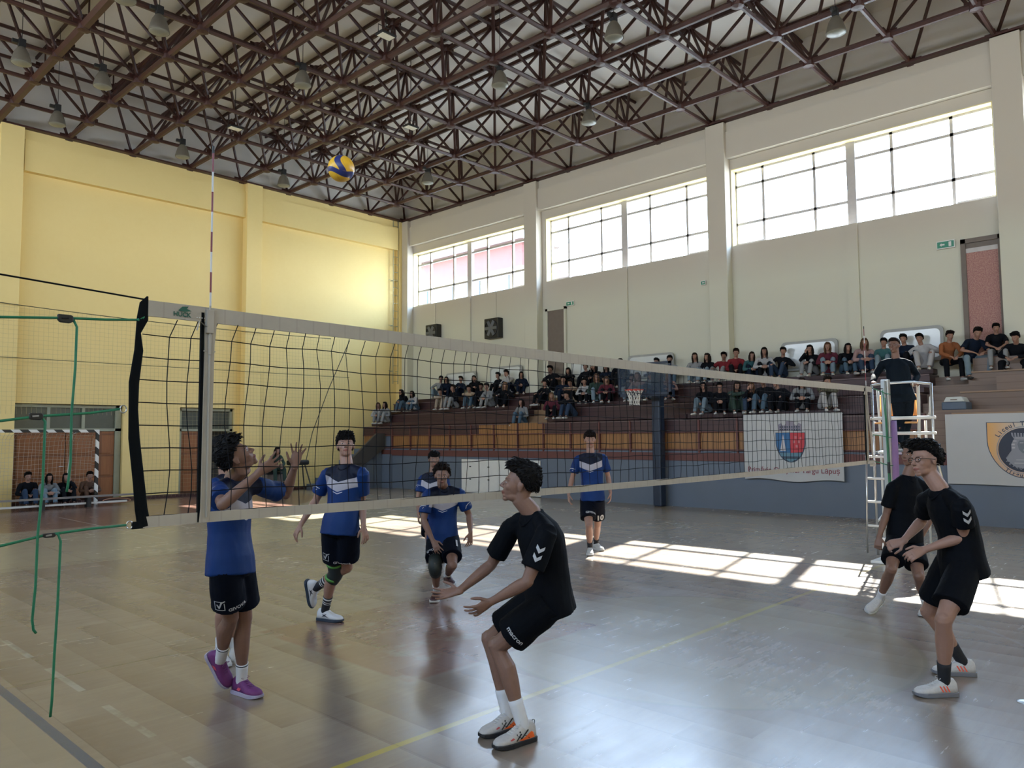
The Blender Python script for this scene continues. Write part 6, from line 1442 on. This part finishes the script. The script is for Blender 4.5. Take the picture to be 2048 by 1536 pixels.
# column, row, pose, top, trousers, hair, hair colour, label, [skin], [short sleeves], [shoes], [scale]
CR = [
 (733, 'low', 0, 'white', 'light_grey', 'long', 2, 'girl with auburn hair and white top, leftmost of all on the tribune'),
 (753, 'low', 1, 'grey', 'light_grey', 'long', 1, 'girl in grey beside the leftmost auburn-haired girl'),
 (806, 'mid', 3, 'black', 'jeans', 'long', 0, 'dark-haired girl in black top and jeans under the wall ladder'),
 (824, 'mid', 0, 'white', 'jeans', 'long', 0, 'girl in a white hoodie and jeans, right of the wall ladder'),
 (871, 'top', 4, 'light_grey', 'pale_jeans', 'short', 0, 'boy in light grey leaning back in pale jeans, leftmost of the top row'),
 (885, 'top', 1, 'navy', 'navy', 'long', 0, 'long-haired girl in navy next to the boy in pale jeans, top row left'),
 (879, 'mid', 2, 'cream', 'cream', 'short', 1, 'bent-over spectator in cream clothes with head down, left block'),
 (902, 'mid', 1, 'black', 'light_grey', 'short', 1, 'boy in black between the cream-clothed one and the navy hoodie, left block'),
 (914, 'top', 4, 'navy', 'navy', 'short', 0, 'spectator in navy hoodie before the leftmost wall board'),
 (936, 'mid', 2, 'beige', 'jeans', 'short', 0, 'spectator with folded bare arms and bowed head in jeans, left block'),
 (944, 'top', 3, 'black', 'black', 'long', 0, 'long-haired girl in black before the leftmost wall board'),
 (955, 'mid', 1, 'black', 'black', 'short', 0, 'boy in black behind the bowed spectator, left block', 1),
 (974, 'mid', 0, 'grey', 'light_grey', 'short', 1, 'boy in grey hugging his knees at the right of the left block'),
 (992, 'top', 1, 'black', 'black', 'short', 0, 'boy in black polo sitting tall before the second wall board', 0, True),
 (1014, 'top', 3, 'white', 'navy', 'short', 0, 'boy with white jacket over dark clothes before the second wall board'),
 (1036, 'top', 0, 'navy', 'navy', 'long', 0, 'long-haired girl in navy jacket at the right end of the left block'),
 (997, 'mid', 4, 'black', 'black', 'long', 3, 'fair-haired girl in a black jacket below the two boys at the second wall board'),
 (1037, 'step', 1, 'grey', 'jeans', 'long', 1, 'girl in a grey sweater and jeans sitting alone low on the wooden stairs'),
 (1082, 'mid', 4, 'black', 'black', 'short', 0, 'boy in black and white jacket at the left edge of the middle block'),
 (1101, 'top', 4, 'black', 'black', 'short', 0, 'boy in a black t-shirt turned aside below the dark wall door', 1, True),
 (1096, 'low', 1, 'maroon', 'black', 'long', 3, 'light-haired girl in a maroon coat in the front row, middle block'),
 (1118, 'mid', 1, 'navy', 'navy', 'short', 0, 'boy in navy behind the girl in the maroon coat'),
 (1134, 'top', 2, 'black', 'black', 'long', 0, 'hooded spectator bowed in black right of the dark wall door'),
 (1147, 'mid', 2, 'beige', 'black', 'short', 0, 'spectator with crossed bare arms in the middle block', 1, True),
 (1136, 'low', 2, 'black', 'dark_jeans', 'short', 0, 'spectator bent forward in black with jeans, front row of the middle block'),
 (1165, 'mid', 0, 'white', 'black', 'short', 0, 'boy in a white jacket in the middle block'),
 (1184, 'mid', 1, 'green', 'pale_jeans', 'long', 2, 'brown-haired girl in a dark green sweater and pale jeans'),
 (1203, 'mid', 0, 'maroon', 'black', 'long', 2, 'brown-haired girl in a maroon hoodie with black trousers'),
 (1168, 'top', 1, 'black', 'black', 'short', 0, 'boy in black top with white print before the third wall board', 0, True),
 (1190, 'top', 3, 'black', 'black', 'long', 0, 'dark-haired girl in black just below the net tape, top row', 1),
 (1207, 'top', 0, 'navy', 'black', 'long', 1, 'girl in navy on the top row right of the third wall board'),
 (1232, 'top', 1, 'black', 'black', 'short', 1, 'boy in black on the top row left of the basketball backboard'),
 (1249, 'mid', 4, 'black', 'pale_jeans', 'short', 1, 'boy in a black t-shirt with pale jeans left of the basketball hoop', 2, True),
 (1274, 'mid', 0, 'pink', 'pale_jeans', 'long', 2, 'girl in pink seen through the basketball backboard'),
 (1297, 'mid', 1, 'grey', 'jeans', 'short', 0, 'spectator in grey behind the right half of the backboard'),
 (1312, 'top', 1, 'grey', 'dark_jeans', 'short', 0, 'dark-haired boy in grey above the basketball backboard'),
 (1328, 'top', 0, 'light_grey', 'jeans', 'short', 0, 'boy in light grey above the right edge of the backboard'),
 (1327, 'mid', 0, 'pink', 'dark_jeans', 'long', 3, 'fair-haired girl in pale pink right of the basketball post'),
 (1387, 'top', 1, 'light_grey', 'pale_jeans', 'long', 1, 'left of two long-haired girls side by side left of the boys in red'),
 (1409, 'top', 1, 'black', 'pale_jeans', 'long', 1, 'right of two long-haired girls side by side left of the boys in red'),
 (1440, 'top', 4, 'red', 'grey', 'short', 0, 'boy in a red t-shirt with grey trousers, left of the two boys in red', 2, True),
 (1471, 'top', 1, 'red', 'black', 'short', 1, 'boy in a red sweater, right of the two boys in red'),
 (1489, 'top', 0, 'teal', 'navy', 'long', 1, 'long-haired girl in dark teal right of the boys in red'),
 (1517, 'top', 0, 'white', 'black', 'long', 0, 'girl in a white sweater and black trousers on the top row'),
 (1556, 'top', 4, 'black', 'dark_jeans', 'short', 0, 'boy in a black sweater with his arm out, alone left of the fifth wall board'),
 (1623, 'top', 3, 'black', 'light_grey', 'long', 0, 'girl in a black hoodie with her hand at her chin'),
 (1650, 'top', 0, 'maroon', 'pale_jeans', 'long', 2, 'brown-haired girl in dark maroon between the chin-resting girl and the one in jeans'),
 (1684, 'top', 0, 'black', 'jeans', 'long', 0, 'girl in black top and blue jeans left of the antenna tip'),
 (1713, 'top', 0, 'pink', 'dark_jeans', 'long', 2, 'girl in a pale pink top with knees up beside the antenna tip'),
 (1763, 'top', 1, 'teal', 'pale_jeans', 'short', 0, 'boy in teal and grey left of the referee'),
 (1809, 'top', 1, 'navy', 'black', 'short', 0, 'boy in dark clothes hidden behind the referee head'),
 (1842, 'top', 4, 'white', 'white', 'short', 0, 'boy dressed all in white right of the referee'),
 (1889, 'seat', 5, 'orange', 'black', 'short', 1, 'smiling boy in an orange sweater and black trousers', 0, False, 'w', .90),
 (1935, 'seat', 6, 'navy', 'pale_jeans', 'short', 0, 'boy in a navy t-shirt and pale jeans left of the chipboard doorway', 0, True, 'd', .95),
 (1987, 'high', 5, 'black', 'light_grey', 'short', 0, 'boy in black t-shirt and light trousers under the pink chipboard doorway', 0, True, 'w', .80),
 (2030, 'seat2', 6, 'black', 'black', 'short', 0, 'boy all in black at the right edge of the photo', 0, False, 'd', .92),
 (1407, 'low', 1, 'black', 'pale_jeans', 'long', 0, 'girl in black with pale jeans, leftmost of the front row above the town banner'),
 (1430, 'low', 0, 'black', 'black', 'short', 0, 'second from left in the front row above the town banner, all in black'),
 (1461, 'low', 2, 'green', 'green', 'long', 1, 'third from left in the front row above the town banner, in dark green'),
 (1491, 'low', 3, 'black', 'dark_jeans', 'long', 2, 'fourth from left in the front row above the town banner, hand at the face'),
 (1524, 'low', 1, 'black', 'jeans', 'short', 1, 'fifth from left in the front row above the town banner, in bright blue jeans', 1),
 (1556, 'low', 4, 'black', 'black', 'short', 0, 'broad boy in black, sixth in the front row above the town banner'),
 (1598, 'low', 0, 'grey', 'black', 'long', 1, 'girl in a grey checked shirt in the front row, second from the right'),
 (1641, 'low', 2, 'camo', 'white', 'short', 1, 'spectator in a camouflage jacket and white trousers at the right of the front row'),
]
YS = [min(19.95, col_y(c_[0], ROWS[c_[1]][0]-.20, ROWS[c_[1]][1]+.7)) for c_ in CR]
for _ in range(30):     # neighbours on one row do not sit inside each other
    for a in range(len(CR)):
        for b in range(a+1, len(CR)):
            if CR[a][1] == CR[b][1] and abs(YS[a]-YS[b]) < .40:
                m_ = (.40-abs(YS[a]-YS[b]))*.25; sg = 1 if YS[a] >= YS[b] else -1; YS[a] = min(19.95, YS[a]+sg*m_); YS[b] -= sg*m_
for i, c_ in enumerate(CR):
    px, row_, v, tc, bc, hr, hi, lab = c_[:8]; ex = list(c_[8:])+[0, False, 'w', 1.0][len(c_)-8:]
    X, z = ROWS[row_]; Y = YS[i]
    rz = math.radians(90)+.30+.38*math.sin(i*5.1+1)
    zz = z+(.03+.06 if row_ in ('low', 'mid', 'top') else 0)
    spectator((X, Y, zz), rz, v, tc, bc, hr, hi, lab, GP, sk=ex[0], tee=ex[1], shoe_=ex[2], sc=ex[3]*(1.0 if ex[3] != 1.0 else (.94+.05*math.sin(i*3.7)))*(-1 if i % 2 else 1))
# people near the end wall
GE = 'people sitting at the end wall behind the goal'
for X, Y, v, tc, bc, hr, lab in ((4.40, 19.93, 1, 'black', 'dark_jeans', 'short', 'spectator in black and jeans on the floor, leftmost behind the goal net'),
        (4.86, 19.93, 0, 'grey', 'pale_jeans', 'long', 'spectator in grey with pale jeans, middle of three behind the goal net'),
        (5.32, 19.95, 3, 'black', 'black', 'long', 'dark figure, rightmost of three behind the goal net'),
        (5.92, 20.10, 0, 'brown', 'brown', 'short', 'crouched dark figure behind the right goalpost')):
    spectator((X, Y, .03), math.radians(180), v, tc, bc, hr, 0, lab, GE, sc=1.0, shoe_='d')
g = G()
t = empty('gym_box', (11.7, 19.9, 0), label='low dark padded box under the seated woman at the end wall', cat='gym apparatus')
g = G(); g.box(11.35, 12.0, 19.9, 20.25, 0, .60); obj('body', g, m_dgrey, t, bevel=.02)
g = G(); g.box(11.33, 12.02, 19.88, 20.27, .60, .68); obj('padded_top', g, m_black, t, bevel=.03)
spectator((11.68, 20.07, .27), math.radians(180), 5, 'green', 'green', 'long', 1, 'woman in dark green sitting against the end wall behind the raised hand', None, shoe_='d', sc=1.0)
